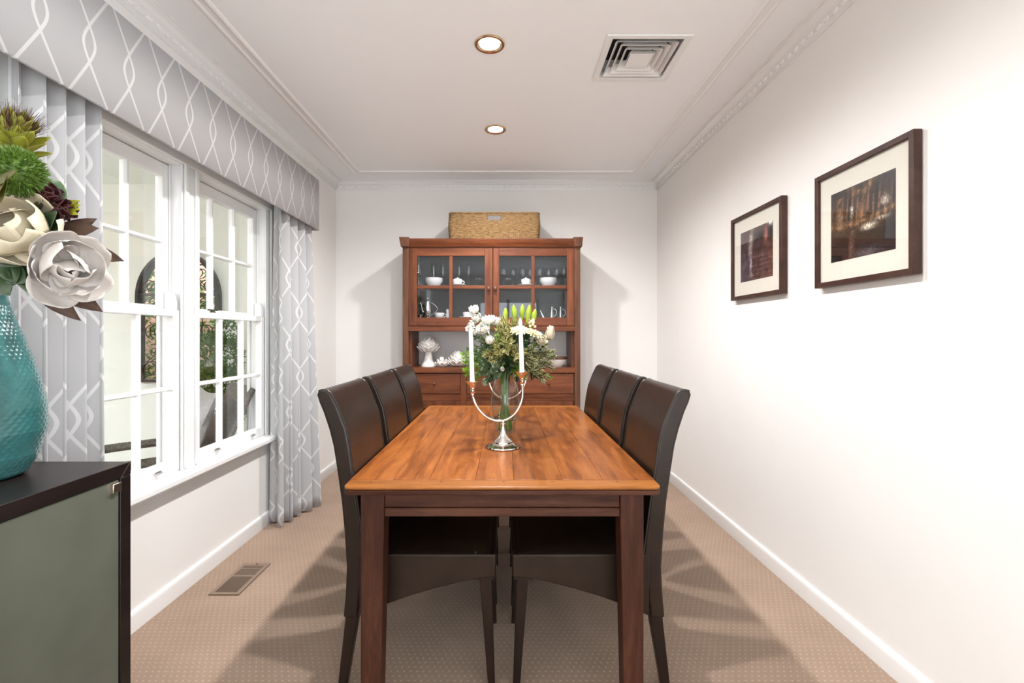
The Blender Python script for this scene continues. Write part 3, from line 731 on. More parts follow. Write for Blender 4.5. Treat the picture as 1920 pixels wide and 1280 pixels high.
def teacup(px, y, z, lab, lid=False, saucer=True, side=1):
    if saucer:
        lathe_thing('saucer', 'white saucer under the ' + lab, 'saucer', sau_p, CHINA, (ix(px, y), y, z + .0005), 'white saucers'); z += .0075
    t = thing('teacup', lab, 'cup', (ix(px, y), y, z + .0005), group='white teacups')
    MB().lathe(cup_p, 24, cap=False).build('cup_body', CHINA, t)
    MB().tube([(side * (.038 + .022 * sin(pi * a)), 0, .046 - .032 * a) for a in (i / 8 for i in range(9))], .003, 8).build('handle', CHINA, t)
    if lid: MB().lathe([(.041, .053), (.036, .058), (.015, .066), (.006, .068), (.007, .074), (0, .076)], 24, cap=True).build('lid', CHINA, t)
teacup(858, 4.18, SH1, 'white lidded teacup on the upper shelf below the champagne flutes', True)
teacup(986, 4.18, SH1, 'white lidded teacup on the upper shelf below the wine glasses', True)
teacup(876.5, 4.18, SH0, 'white teacup alone behind the lower dresser pane', False)
teacup(824, 4.16, SH0, 'small white teacup beside the silver coffee pot', False, False)
# silver coffee pot
y = 4.22; t = thing('coffee_pot', 'silver coffee pot with loop handle on the lower dresser shelf', 'coffee pot', (ix(802, y), y, SH0 + .0005))
MB().lathe([(.03, 0), (.032, .006), (.018, .016), (.022, .03), (.034, .06), (.036, .10), (.03, .14), (.026, .15), (.027, .154), (.02, .162), (.008, .17), (.005, .18), (.008, .188), (0, .196)], 24).build('pot_body', SILVER, t)
MB().tube([(.03 + .055 * sin(pi * a), 0, .145 - .11 * a) for a in (i / 14 for i in range(15))], .0045, 8).build('handle', SILVER, t)
MB().tube(bez((-.03, 0, .06), (-.06, 0, .06), (-.045, 0, .13), (-.07, 0, .145), 10), [.010 - .0005 * i for i in range(11)], 8).build('spout', SILVER, t)
y = 4.16
for i, (px, r) in enumerate(((788, .022), (802, .027))):
    lathe_thing('silver_dish', 'small round silver %s on the lower dresser shelf' % ('salt dish by the door stile' if i == 0 else 'sugar dish before the coffee pot'), 'dish', [(.6 * r, 0), (.65 * r, .004), (.4 * r, .01), (r, .02), (1.1 * r, .034), (r, .034), (.8 * r, .02), (0, .016)], SILVER, (ix(px, y), y, SH0 + .0005))
o = MB().lathe([(.011, 0), (.011, .082), (.009, .085), (0, .085)], 14).build('pillar_candle', CANDLE); o.location = (ix(839, 4.2), 4.2, SH0 + .0005); tag(o, 'short white candle standing by the small teacup', 'candle')
for i, px in enumerate((1034.5, 1051)):
    y = 4.16 + .04 * i
    t = thing('oil_pourer', 'conical steel oil pourer %s on the lower dresser shelf' % ('next to the leaning spout' if i == 0 else 'nearer the dresser post'), 'pourer', (ix(px, y), y, SH0 + .0005))
    MB().lathe([(.021, 0), (.021, .004), (.013, .07), (.012, .08), (.014, .084), (.014, .105), (.012, .107), (0, .108)], 20).build('pourer_body', STEEL, t)
    MB().tube(bez((.012, 0, .085), (.05, 0, .095), (.05, 0, .03), (.018, 0, .02), 10), .003, 6).build('handle', STEEL, t)
o = MB().hexa([(-.010, -.004, 0), (.004, -.004, 0), (.004, .004, 0), (-.010, .004, 0), (-.040, -.002, .075), (-.037, -.002, .076), (-.037, .002, .076), (-.040, .002, .075)]).build('steel_spout', STEEL); o.location = (ix(1021, 4.15), 4.15, SH0 + .0005); tag(o, 'slim tapered steel spout leaning by the oil pourers', 'utensil')
# niche ceramics
NZ = cz(689) + .0005
petA = MB().grid(4, 5, lambda u, v: ((2 * u - 1) * .026 * sqrt(max(.0, sin(pi * (.18 + .80 * v)))) , .006 * ((2 * u - 1) ** 2) * -1 + .012 * v * v, .062 * v)).mesh('petal', CERAM)
def artichoke(parent, c, rad, hgt, n, layers, scale):
    for L in range(layers):
        f = L / max(1, layers - 1); m = max(4, int(n * (1 - .45 * f)))
        for q in range(m):
            a = 2 * pi * (q + .5 * (L % 2)) / m; r = rad * (1 - .62 * f) * (.78 + .22 * sin(pi * f)); z = hgt * (.02 + .50 * f)
            out = V((cos(a), sin(a), 0)); tilt = R(58 - 50 * f); up = V((0, 0, 1)) * cos(tilt) + out * sin(tilt)
            o = add_obj('petal', petA, parent, solid=.004)
            yv = -out * cos(tilt) + V((0, 0, 1)) * sin(tilt); xv = yv.cross(up)
            M = Matrix((xv, yv, up)).transposed().to_4x4(); M.translation = V(c) + out * r * .72 + V((0, 0, z)); o.matrix_local = M @ Matrix.Scale(scale * (1 - .15 * f), 4)
y = 4.22; t = thing('artichoke_ornament', 'white ceramic artichoke on a tall flared pedestal in the dresser niche', 'ornament', (ix(803.5, y), y, NZ))
MB().lathe([(.066, 0), (.066, .008), (.052, .028), (.038, .055), (.032, .09), (.034, .093), (.034, .10), (.031, .103), (.033, .128), (.04, .135), (.06, .15), (.07, .18), (.06, .215), (.03, .24), (0, .245)], 28).build('pedestal', CERAM, t)
artichoke(t, (0, 0, .128), .085, .14, 11, 5, 1.15)
y = 4.15; t = thing('lotus_dish', 'small white ceramic lotus dish between the artichoke ornaments', 'ornament', (ix(828.5, y), y, NZ))
MB().lathe([(.022, 0), (.03, .004), (.045, .02), (.05, .03), (.03, .03), (0, .02)], 24).build('dish_body', CERAM, t); artichoke(t, (0, 0, .008), .05, .07, 9, 3, .78)
y = 4.2; t = thing('ceramic_artichoke', 'white ceramic artichoke sitting flat on the dresser counter', 'ornament', (ix(858, y), y, NZ))
MB().lathe([(.03, 0), (.05, .01), (.065, .045), (.06, .08), (.03, .105), (0, .11)], 24).build('core', CERAM, t); artichoke(t, (0, 0, .008), .078, .135, 10, 5, 1.1)
y = 4.18; t = thing('rimmed_bowl', 'white bowl with a brown rim at the end of the dresser niche', 'bowl', (ix(1045, y), y, NZ))
MB().lathe([(.045, 0), (.05, .006), (.072, .03), (.088, .072), (.085, .072), (.068, .03), (0, .014)], 28, cap=False).build('bowl_body', CHINA, t)
MB().lathe([(.0865, .066), (.0905, .072), (.0895, .088), (.086, .088), (.084, .072)], 28, cap=False).build('rim', BROWNRIM, t)

# ------------------------------------------------------------------ framed pictures on the right wall
def photo_mesh(name, fn, w, h, nx=132, ny=110):
    mb = MB().grid(nx, ny, lambda u, v: (0, -(u - .5) * w, (v - .5) * h)); m, nt, b = newmat(name + '_print')
    at = nd(nt, 'ShaderNodeVertexColor', layer_name='Col'); lk(nt, at.outputs[0], b.inputs['Base Color']); b.inputs['Roughness'].default_value = .3
    me = mb.mesh(name, m); ca = me.color_attributes.new('Col', 'FLOAT_COLOR', 'POINT')
    for i in range(len(me.vertices)):
        u, v = (i % (nx + 1)) / nx, (i // (nx + 1)) / ny; ca.data[i].color = (*[max(0, min(1, c)) for c in fn(u, v)], 1)
    return me
def mixc(a, b, t): t = max(0, min(1, t)); return tuple(p + (q - p) * t for p, q in zip(a, b))
def gau(x, m, s): return exp(-((x - m) / s) ** 2)
from mathutils import noise as mn
def hall(u, v):     # dark galleried hall, pillars, lamps (u runs left to right seen from the room)
    n = mn.noise(V((u * 9, v * 9, 1))); n2 = .6 * mn.noise(V((u * 34, v * 34, 4))) + .8 * mn.noise(V((u * 70, v * 28, 6)))
    c = (.020, .012, .010)
    if v > .45:
        pil = abs(sin(u * 38 + .8 * sin(v * 4))) ** 8
        c = mixc(c, (.26, .12, .06), .85 * pil * gau(v, .66, .20) * (.35 + .65 * (abs(u - .5) < .36))); c = mixc(c, (.22, .11, .05), .8 * gau(u, .16, .05) * (v < .9)); c = mixc(c, (.22, .11, .055), .75 * gau(u, .52, .08) * gau(v, .62, .16))
    dome = gau(sqrt((u - .5) ** 2 * 1.4 + (v - 1.12) ** 2), .24, .05)
    c = mixc(c, (.28, .15, .06), .9 * dome * (.6 + .4 * sin(u * 70)))
    band = gau(v, .47 + .22 * (u - .38) ** 2, .035); c = mixc(c, (.30, .16, .08), .8 * band * (.65 + .35 * sin(u * 60)))
    c = mixc(c, (.10, .06, .05), .5 * gau(u, .13, .16) * gau(v, .5, .1))
    c = mixc(c, (.75, .68, .55), 1.2 * gau(u, .36, .02) * (gau(v, .61, .03) + gau(v, .68, .03)))
    c = mixc(c, (.65, .58, .46), .9 * gau(u, .62, .09) * gau(v, .385, .04) * (.7 + .5 * n2 + .3)); c = mixc(c, (.6, .5, .4), .7 * gau(u, .86, .06) * gau(v, .66, .06)); c = mixc(c, (.55, .45, .35), .8 * gau(u, .82, .08) * gau(v, .45, .025))
    c = mixc(c, (.10, .055, .04), .9 * gau(u, .36 + .1 * (v - .3), .035) * (v < .4)); c = mixc(c, (.008, .008, .010), .8 * (v < .33) * (abs(u - .36) > .06))
    c = mixc(c, (.12, .13, .15), .6 * gau(u, .6, .18) * gau(v, .04, .06))
    return tuple(max(0, q * (1 + .8 * n + 1.3 * n2)) for q in c)
def stair(u, v):    # dim stairway with a pale statue
    n = mn.noise(V((u * 8, v * 8, 3))); n2 = .6 * mn.noise(V((u * 30, v * 30, 9))) + .7 * mn.noise(V((u * 60, v * 40, 2)))
    c = mixc((.045, .022, .028), (.075, .032, .028), u)
    if u > .38 and v < .48: c = mixc(c, (.13, .075, .065), (.5 + .5 * sin(v * 75)) * .8)
    c = mixc(c, (.014, .010, .012), .85 * gau(v, .82, .12) * (u > .4)); c = mixc(c, (.11, .09, .12), .6 * gau(u, .1, .16) * (v < .55))
    c = mixc(c, (.50, .40, .36), .95 * gau(u, .30 + .14 * (v - .5), .055) * gau(v, .78, .25)); c = mixc(c, (.40, .34, .42), .9 * gau(u, .34, .035) * gau(v, .35, .22))
    c = mixc(c, (.45, .16, .12), .7 * gau(u, .8, .05) * gau(v, .8, .14)); c = mixc(c, (.9, .85, .8), gau(u, .93, .06) * gau(v, .99, .05)); c = mixc(c, (.35, .3, .27), .8 * gau(u, .36, .06) * gau(v, .1, .04))
    c = mixc(c, (.012, .01, .016), .8 * gau(u, .2, .05) * gau(v, .55, .12))
    return tuple(max(0, q * (1 + .8 * n + 1.3 * n2)) for q in c)
def picture(yc, zc, w, h, fn, name, lab):
    t = thing('framed_picture', lab, 'picture', (XR - .004, yc, zc), group='framed pictures')
    fw, dp = .022, .030
    for (ya, yb, za, zb) in ((-w / 2, -w / 2 + fw, -h / 2, h / 2), (w / 2 - fw, w / 2, -h / 2, h / 2), (-w / 2 + fw, w / 2 - fw, h / 2 - fw, h / 2), (-w / 2 + fw, w / 2 - fw, -h / 2, -h / 2 + fw)):
        MB().box(-dp, 0, ya, yb, za, zb).build('frame', FRAMEW, t, bevel=.0015)
    MB().box(-.016, -.006, -w / 2 + fw - .002, w / 2 - fw + .002, -h / 2 + fw - .002, h / 2 - fw + .002).build('mat_board', MATB, t)
    o = add_obj('print', photo_mesh(name, fn, .342, .293), t); o.location = (-.0168, 0, 0)
    MB().box(-.023, -.021, -w / 2 + fw - .002, w / 2 - fw + .002, -h / 2 + fw - .002, h / 2 - fw + .002).build('glazing', GLASS, t, smooth=False)
XF = XR - .034
ya, yb = XF * 900 / (1713 - 945), XF * 900 / (1527 - 945)
picture((ya + yb) / 2, 1.25 + ((629 - 338) * yb + (629 - 538) * yb) / 1800, yb - ya, .497, hall, 'hall', 'dark-framed photograph of a dim galleried hall with glowing lamps on the wall')
ya, yb = XF * 900 / (1465 - 945), XF * 900 / (1370 - 945)
picture((ya + yb) / 2, 1.25 + ((629 - 415) * yb + (629 - 563) * yb) / 1800, yb - ya, .495, stair, 'stair', 'dark-framed photograph of a stairway with a pale figure on the wall')
# ------------------------------------------------------------------ ceiling fittings
vt = thing('ceiling_vent', 'square white louvred air vent on the ceiling', 'vent', ((VX0 + VX1) / 2, (VY0 + VY1) / 2, ZC))
vh = (VX1 - VX0) / 2
def sq_ring(mb, prof):                     # profile (half-size, z) closed loop swept round a square
    b = len(mb.v); n = len(prof)
    for h, z in prof:
        for sx, sy in ((-1, -1), (1, -1), (1, 1), (-1, 1)): mb.v.append((sx * h, sy * h, z))
    for k in range(n):
        k2 = (k + 1) % n
        for q in range(4): mb.face((b + k * 4 + q, b + k * 4 + (q + 1) % 4, b + k2 * 4 + (q + 1) % 4, b + k2 * 4 + q))
    return mb
sq_ring(MB(), [(vh + .022, -.001), (vh + .020, -.008), (vh + .002, -.010), (vh - .012, -.004), (vh - .012, .03), (vh - .004, .03), (vh - .004, .001)]).build('vent_frame', VENTM, vt)
for i in range(4):
    h = vh - .030 - .030 * i
    sq_ring(MB(), [(h, -.008), (h - .003, -.006), (h - .028, .030), (h - .025, .030)]).build('louvre', VENTM, vt)
MB().box(-.058, .058, -.058, .058, -.009, -.004).build('centre_plate', VENTM, vt, bevel=.002)
MB().box(-vh + .002, vh - .002, -vh + .002, vh - .002, .10, .115).build('duct_back', DARK, vt)

def downlight(x, y, lab):
    t = thing('downlight', lab, 'downlight', (x, y, ZC), group='ceiling downlights')
    MB().lathe([(.060, -.0005), (.0745, -.0008), (.0755, -.004), (.072, -.008), (.064, -.009), (.058, -.006), (.054, -.001), (.060, -.0005)], 40, cap=False).build('trim_ring', BRASS, t)
    MB().lathe([(.0545, -.002), (.051, -.0035), (.049, -.0025), (.0545, -.0012)], 40, cap=False).build('inner_ring', TRIM, t)
    MB().lathe([(.0, -.0022), (.05, -.0018), (.05, -.0008), (0, -.0008)], 32, cap=False).build('lamp_face', LAMP, t)
    l = bpy.data.lights.new('downlight_lamp', 'SPOT'); l.energy = LAMP_W; l.color = LAMP_C; l.spot_size = R(165); l.spot_blend = .85; l.shadow_soft_size = .035
    o = bpy.data.objects.new('downlight_lamp', l); C.objects.link(o); o.parent = t; o.location = (0, 0, -.045)
downlight(-.071, 2.366, 'recessed ceiling downlight above the middle of the table')
downlight(-.060, 3.344, 'recessed ceiling downlight nearer the dresser')
downlight(-.075, 1.39, 'recessed ceiling downlight above the bare table end')

# floor register
rx0, rx1, ry0, ry1 = -1.424, -1.277, 2.31, 2.625
rg = thing('floor_register', 'bronze slotted floor heating register in the carpet below the window', 'register', ((rx0 + rx1) / 2, (ry0 + ry1) / 2, 0))
w2, l2 = (rx1 - rx0) / 2, (ry1 - ry0) / 2
MB().box(-w2, w2, -l2, l2, .0005, .0025).build('backing', DARK, rg)
mb = MB().box(-w2, -w2 + .02, -l2, l2, .0025, .007).box(w2 - .02, w2, -l2, l2, .0025, .007).box(-w2 + .02, w2 - .02, -l2, -l2 + .018, .0025, .007).box(-w2 + .02, w2 - .02, l2 - .03, l2, .0025, .007)
mb.box(-w2 + .02, w2 - .02, .012, .024, .0025, .007).box(-w2 + .02, w2 - .02, .088, .096, .0025, .007).build('register_frame', REGM, rg, bevel=.001)
k = -l2 + .026
while k < l2 - .035:
    if not (.006 < k < .026 or .084 < k < .098):
        tw = .0012 if k < .01 else .0032
        MB().hexa([(-w2 + .02, k, .0026), (w2 - .02, k, .0026), (w2 - .02, k + .0004 + tw * .6, .0026), (-w2 + .02, k + .0004 + tw * .6, .0026), (-w2 + .02, k + .0012, .0065), (w2 - .02, k + .0012, .0065), (w2 - .02, k + .0012 + tw * .7, .0065), (-w2 + .02, k + .0012 + tw * .7, .0065)]).build('slat', REGM, rg)
    k += .0105
MB().tube([(.01, l2 - .018, .007), (.01, l2 - .018, .016)], .005, 8).build('lever', REGM, rg)

# ------------------------------------------------------------------ pelmet and curtains
PX, PZ0, PZ1, PY0, PY1 = -1.392, 2.04, 2.41, .95, 3.605
def pel():
    pts = [(XL + .002, PY0), (PX - .012, PY0), (PX - .0035, PY0 + .0035), (PX, PY0 + .012), (PX, PY1 - .012), (PX - .0035, PY1 - .0035), (PX - .012, PY1), (XL + .002, PY1)]
    mb = MB(); us = [0]
    for a, b in zip(pts, pts[1:]): us.append(us[-1] + (V(b) - V(a)).length)
    for i in range(len(pts) - 1):
        b0 = len(mb.v); (xa, ya), (xb, yb) = pts[i], pts[i + 1]
        mb.v += [(xa, ya, PZ0), (xb, yb, PZ0), (xb, yb, PZ1), (xa, ya, PZ1)]
        mb.face((b0, b0 + 1, b0 + 2, b0 + 3), [(us[i], PZ0), (us[i + 1], PZ0), (us[i + 1], PZ1), (us[i], PZ1)])
    return mb
o = thing('curtain_pelmet', 'grey box pelmet with white trellis pattern above the windows', 'pelmet', (0, 0, 0))
me = pel().mesh('fabric', PELM)
bm = bmesh.new(); bm.from_mesh(me); bmesh.ops.remove_doubles(bm, verts=bm.verts, dist=1e-5); bm.to_mesh(me); bm.free()
add_obj('fabric', me, o, solid=.014, off=0)
MB().box(XL + .002, PX - .01, PY0 + .01, PY1 - .01, PZ1 - .018, PZ1 - .003).build('top_board', TRIM, o)
MB().box(-1.50, -1.46, PY0 + .03, PY1 - .03, 2.30, 2.325).build('curtain_track', TRIM, o)

def curtain(name, top, bot, folds, z0, z1, amp0, amp1, ph, lab, u0=0):
    # top / bottom centre lines as (x,y) endpoints; fold offset is across the line; uv.x is length along the cloth
    (ta, tb_), (ba, bb) = top, bot; nu = folds * 28; nv = 30
    ta, tb_, ba, bb = map(V, (ta, tb_, ba, bb))
    def fn(u, v):
        z = z1 + (z0 - z1) * v; e = v ** 1.4
        a = ta.lerp(ba, e); b = tb_.lerp(bb, e); d = (b - a); n = V((d.y, -d.x)).normalized(); t = d.normalized()
        am = amp0 + (amp1 - amp0) * v
        s = 2 * pi * folds * u + ph
        wob = .22 * sin(.7 * s + 1.3) * v
        f = sin(s) + .22 * sin(2 * s + .6) + wob
        p = a + d * u + n * am * f + t * (am * .30 * sin(2 * s))
        return V((p.x, p.y, z))
    arc = [0]
    for i in range(nu): arc.append(arc[-1] + (fn((i + 1) / nu, .55) - fn(i / nu, .55)).length)
    mb = MB().grid(nu, nv, fn, uv=lambda u, v: (u0 + arc[int(round(u * nu))], z1 + (z0 - z1) * v))
    o = mb.build(name, CURT, None, solid=.002, ang=80); return tag(o, lab, 'curtain')
curtain('curtain', ((-1.475, 3.09), (-1.475, 3.585)), ((-1.50, 3.12), (-1.395, 3.50)), 4, .012, 2.30, .032, .058, .9, 'grey trellis-patterned curtain hanging between the window and the end wall')
curtain('curtain', ((-1.478, 1.455), (-1.478, 1.735)), ((-1.478, 1.455), (-1.478, 1.74)), 4, .012, 2.30, .030, .036, 2.4, 'grey trellis-patterned curtain behind the flowers on the sideboard', .05)

# ------------------------------------------------------------------ sideboard
SX, SY1, SZ = -1.104, 1.42, .878; SB = -1.53; SY0 = -.35
sb = thing('sideboard', 'espresso-black sideboard with frosted glass doors in the near corner', 'sideboard', (0, 0, 0))
TK = .038
MB().box(SB, SX, SY0, SY1, SZ - TK, SZ).build('top_panel', BLACKWOOD, sb, bevel=.0012)
for ya, yb in ((SY1 - TK, SY1), (SY0, SY0 + TK)): MB().box(SB, SX, ya, yb, .06, SZ - TK - .0003).build('end_panel', BLACKWOOD, sb, bevel=.0012)
MB().box(SB, SX, SY0 + TK, SY1 - TK, .06, .06 + TK).build('bottom_panel', BLACKWOOD, sb)
MB().box(SB, SB + .01, SY0 + TK, SY1 - TK, .06 + TK, SZ - TK).build('back_panel', BLACKWOOD, sb)
MB().box(SB + .01, SX - .04, SY0 + TK, SY1 - TK, .45, .468).build('shelf', BLACKWOOD, sb)
MB().box(SB + .06, SX - .05, SY0 + .06, SY1 - .06, 0, .06).build('plinth', BLACKWOOD, sb)
dy = (SY1 - TK - (SY0 + TK)) / 2
for i in range(2):
    ya = SY0 + TK + i * dy + .002; yb = ya + dy - .004
    d = MB().box(SX - .012, SX - .004, ya, yb, .06 + TK + .003, SZ - TK - .003).build('glass_door', FROST, sb, bevel=.001)
    ye = yb if i == 1 else ya; sg = -1 if i == 1 else 1
    for z in (SZ - TK - .022, .06 + TK + .022):
        mb = MB().box(SX - .016, SX + .006, min(ye, ye + sg * .030), max(ye, ye + sg * .030), z - .013, z + .013)
        mb.build('hinge', plain('hinge_nickel%d%d' % (i, int(z * 10)), (.62, .53, .42), .3, 1), d, bevel=.002)
# pale mitre line at the far top corner
MB().hexa([(SX - .001, SY1 - TK, SZ - TK), (SX + .0006, SY1 - TK, SZ - TK), (SX + .0006, SY1 - TK + .004, SZ - TK), (SX - .001, SY1 - TK + .004, SZ - TK), (SX - .001, SY1 - .004, SZ - .001), (SX + .0006, SY1 - .004, SZ - .001), (SX + .0006, SY1, SZ - .001), (SX - .001, SY1, SZ - .001)]).build('mitre_strip', plain('mitre_brass', (.6, .5, .36), .35, 1), sb)

# ------------------------------------------------------------------ teal vase and its flowers
VC = V((-1.372, 1.245, SZ))
prof = [(0, .0005), (.088, .0005), (.096, .006)]
ctrl = [(.0, .097), (.06, .124), (.12, .138), (.18, .137), (.24, .127), (.30, .112), (.36, .094), (.42, .074), (.455, .063), (.48, .060)]
def rad(z):
    for (za, ra), (zb, rb) in zip(ctrl, ctrl[1:]):
        if za <= z <= zb: t = (z - za) / (zb - za); t = t * t * (3 - 2 * t) * .3 + t * .7; return ra + (rb - ra) * t
    return ctrl[-1][1]
prof += [(rad(.006 + .474 * i / 150), .006 + .474 * i / 150) for i in range(1, 151)] + [(.055, .481), (.052, .47), (.058, .42), (.08, .34)]
rowh = .0105
def dimple(r, z, a):
    if z < .012 or z > .465 or r < .058: return r
    row = int(z / rowh); return r + .0016 * sin(pi * (z / rowh - row)) * (.45 + .55 * cos(44 * a + (pi if row % 2 else 0)))
o = MB().lathe(prof, 220, fn=dimple, cap=False).build('vase', TEAL, None, ang=80); o.location = VC
tag(o, 'dimpled teal teardrop vase on the black sideboard', 'vase')
VTOP = VC + V((0, 0, .475))
def stem_thing(name, label, cat, tip, group=None, r=.004, mat=STEMD, lift=.10, back=None):
    t = thing(name, label, cat, tuple(VC + V((0, 0, .40))), group=group)
    j = V((random.uniform(-.02, .02), random.uniform(-.02, .02), 0)); p = V(tip) - V(t.location)
    MB().tube(bez(j * .8, j + V((0, 0, lift)), p * .6 + V((0, 0, .03)), p, 12), r, 7).build('stem', mat, t); return t
magpet = [MB().grid(8, 10, lambda u, v, kk=kk: (
    (2 * u - 1) * .066 * sqrt(max(0., sin(pi * (.10 + .84 * v ** .85)))), .118 * v * (1 - .10 * v) + .0,
    .020 * (2 * u - 1) ** 2 * (1 - .3 * v) + .034 * sin(pi * v * .9) * -.9 + kk * v * v + .004 * sin(7 * v + 5 * u + kk * 90))).mesh('petal', PETM) for kk in (.012, .028, .045, -.010)]
magpetc = []
for me in magpet:
    c = me.copy(); c.materials.clear(); c.materials.append(PETC); magpetc.append(c)
def rosette(parent, c, axis, layers, meshes, rnd=.15, solid=.0012, roll=0.):
    a = V(axis).normalized(); e1 = a.orthogonal().normalized(); e2 = a.cross(e1); q = 0
    for li, (n, tilt, sc, offs) in enumerate(layers):
        for k in range(n):
            ph = 2 * pi * (k + .5 * (li % 2)) / n + random.uniform(-rnd, rnd) + roll; th = R(tilt) + random.uniform(-rnd, rnd) * .5
            r = e1 * cos(ph) + e2 * sin(ph); yd = a * cos(th) + r * sin(th); zd = -r * cos(th) + a * sin(th)
            o = add_obj('petal', meshes[q % len(meshes)], parent, solid=solid); q += 1
            place(o, V(c) + r * offs * sin(th) - a * .0, yd, zd, sc * random.uniform(.94, 1.06))
def leaf_at(parent, name, me, p, d, n, sc=1):
    o = add_obj(name, me, parent, solid=.0012); return place(o, p, d, n, sc)
LEAF_G = leaf_mesh('leaf', MAGTOP, .13, .066, cup=.12, curl=.12, base=.8, wav=.012)
LEAF_B = leaf_mesh('leaf', MAGBR, .14, .072, cup=.14, curl=-.15, base=.8, wav=.014, ph=2)
LEAF_O = leaf_mesh('leaf', OLIVE, .12, .042, cup=.15, curl=.2, base=.8)
TOC = lambda p: (V((0, 0, 1.25)) - p).normalized()
def rel(t, p): return V(p) - V(t.location)
# white magnolia, wide open, facing the room
p = W(136, 500, 1.16); t = stem_thing('magnolia_flower', 'open blush-white magnolia bloom low in the teal vase', 'flower', p + V((-.02, .03, 0)))
ax = (TOC(p) * .75 + V((.45, 0, .1))).normalized()
rosette(t, rel(t, p) - ax * .045, ax, [(5, 74, .80, .012), (5, 50, .76, .010), (4, 30, .66, .006), (3, 10, .55, .002)], magpet, .16)
# cream magnolia, cupped
p = W(22, 425, 1.18); t = stem_thing('magnolia_flower', 'cupped cream magnolia bloom under the green amaranth ball', 'flower', p + V((-.02, .02, 0)))
ax = (TOC(p) * .6 + V((-.25, -.1, .35))).normalized()
rosette(t, rel(t, p) - ax * .05, ax, [(4, 62, 1.02, .012), (4, 40, .98, .008), (3, 20, .85, .003)], magpetc, .12, roll=.5)
# magnolia foliage: (px,py) base and tip, depth, mesh, normal hint
t = stem_thing('magnolia_branch', 'magnolia branch with green and brown-backed leaves around the white bloom', 'foliage', W(70, 500, 1.25), r=.005)
for (a, b, d0, d1, me, sc, nh) in [
        ((128, 470), (214, 480), 1.290, 1.255, LEAF_B, .80, (0, -1, .6)), ((108, 440), (168, 425), 1.260, 1.250, LEAF_B, .75, (0, -1, .2)), ((95, 455), (165, 412), 1.270, 1.260, LEAF_B, .72, (.2, -1, .1)),
        ((74, 522), (132, 592), 1.235, 1.215, LEAF_B, .86, (.1, -1, -.1)), ((88, 520), (174, 574), 1.235, 1.215, LEAF_B, .85, (.1, -1, .3)), ((35, 480), (75, 560), 1.235, 1.215, LEAF_G, .85, (.1, -1, .4)),
        ((30, 490), (8, 548), 1.235, 1.215, LEAF_G, .75, (.3, -1, .2)), ((10, 490), (38, 535), 1.235, 1.215, LEAF_G, .72, (.3, -1, .2)), ((70, 440), (118, 398), 1.235, 1.215, LEAF_G, .85, (.2, -1, .3)), ((55, 420), (85, 372), 1.250, 1.230, LEAF_O, .75, (.3, -1, 0)),
        ((20, 470), (85, 480), 1.235, 1.215, LEAF_G, .9, (0, -1, .7)), ((10, 480), (70, 455), 1.250, 1.230, LEAF_G, .9, (0, -1, .7)), ((0, 470), (50, 505), 1.235, 1.21, LEAF_G, .95, (0, -1, .5)), ((5, 500), (60, 535), 1.24, 1.215, LEAF_G, .9, (.2, -1, .2)), ((-20, 500), (30, 560), 1.24, 1.2, LEAF_G, .95, (.3, -1, .2)), ((45, 500), (85, 560), 1.245, 1.22, LEAF_G, .8, (.1, -1, .2)), ((55, 455), (112, 478), 1.24, 1.225, LEAF_G, .85, (0, -1, .5)), ((85, 425), (130, 405), 1.245, 1.24, LEAF_G, .75, (.2, -1, .1)), ((60, 500), (100, 535), 1.235, 1.215, LEAF_O, .85, (0, -1, .3))]:
    pa, pb = W(*a, d0), W(*b, d1); o = add_obj('leaf', me, t, solid=.0012); m4 = basis(pb - pa, V(nh)).to_4x4(); m4.translation = rel(t, pa)
    o.matrix_local = m4 @ Matrix.Diagonal((sc * 1.05, (pb - pa).length / .13, sc, 1))
# dark red blooms
MARP = leaf_mesh('petal', MAROON, .058, .062, cup=.35, curl=.15, base=.85)
for (px, py, d, ax, lab, lay) in [(90, 367, 1.225, (.5, -.5, .5), 'dark maroon cupped bloom beside the amaranth ball', [(4, 42, .85, .004), (4, 22, .8, .002)]),
                             (116, 393, 1.235, (.95, -.2, -.05), 'dark maroon bloom with spread petals above the brown leaves', [(5, 42, .9, .004), (4, 22, .95, .002)]),
                             (62, 382, 1.25, (.2, -.8, .2), 'shadowed maroon bloom tucked behind the cream magnolia', [(5, 60, .9, .004), (4, 30, .8, .002)])]:
    p = W(px, py, d); t = stem_thing('maroon_flower', lab, 'flower', p); rosette(t, rel(t, p) - V(ax).normalized() * .02, ax, lay, [MARP], .2)
# pale round leaf and yellow bracts
t = stem_thing('eucalyptus_sprig', 'pale green rounded leaf sprig next to the dark maroon bloom', 'foliage', W(95, 380, 1.25), r=.003, mat=STEMG)
PALE = MB().grid(8, 10, lambda u, v: ((2 * u - 1) * .042 * sqrt(max(0., sin(pi * (.06 + .90 * v)))), .085 * v, .01 * (2 * u - 1) ** 2), uv=lambda a, b: (a, b)).mesh('leaf', PALELF)
pa = W(92, 398, 1.25); leaf_at(t, 'leaf', PALE, rel(t, pa), W(108, 335, 1.25) - pa, (.15, -1, .1)); pa = W(78, 385, 1.26); leaf_at(t, 'leaf', PALE, rel(t, pa), W(88, 335, 1.26) - pa, (-.2, -1, .1), .9)
t = stem_thing('leucadendron_sprig', 'yellow-green pointed bract sprig poking out beside the maroon blooms', 'foliage', W(112, 388, 1.25), r=.003, mat=STEMG)
YB = leaf_mesh('bract', YELL, .07, .020, cup=.2, curl=.1, base=.8)
for tip in ((162, 377), (166, 387), (158, 396), (150, 405), (146, 380)):
    pa = W(112, 389, 1.245); leaf_at(t, 'bract', YB, rel(t, pa), W(*tip, 1.235) - pa, (0, -1, .3), 1.0)
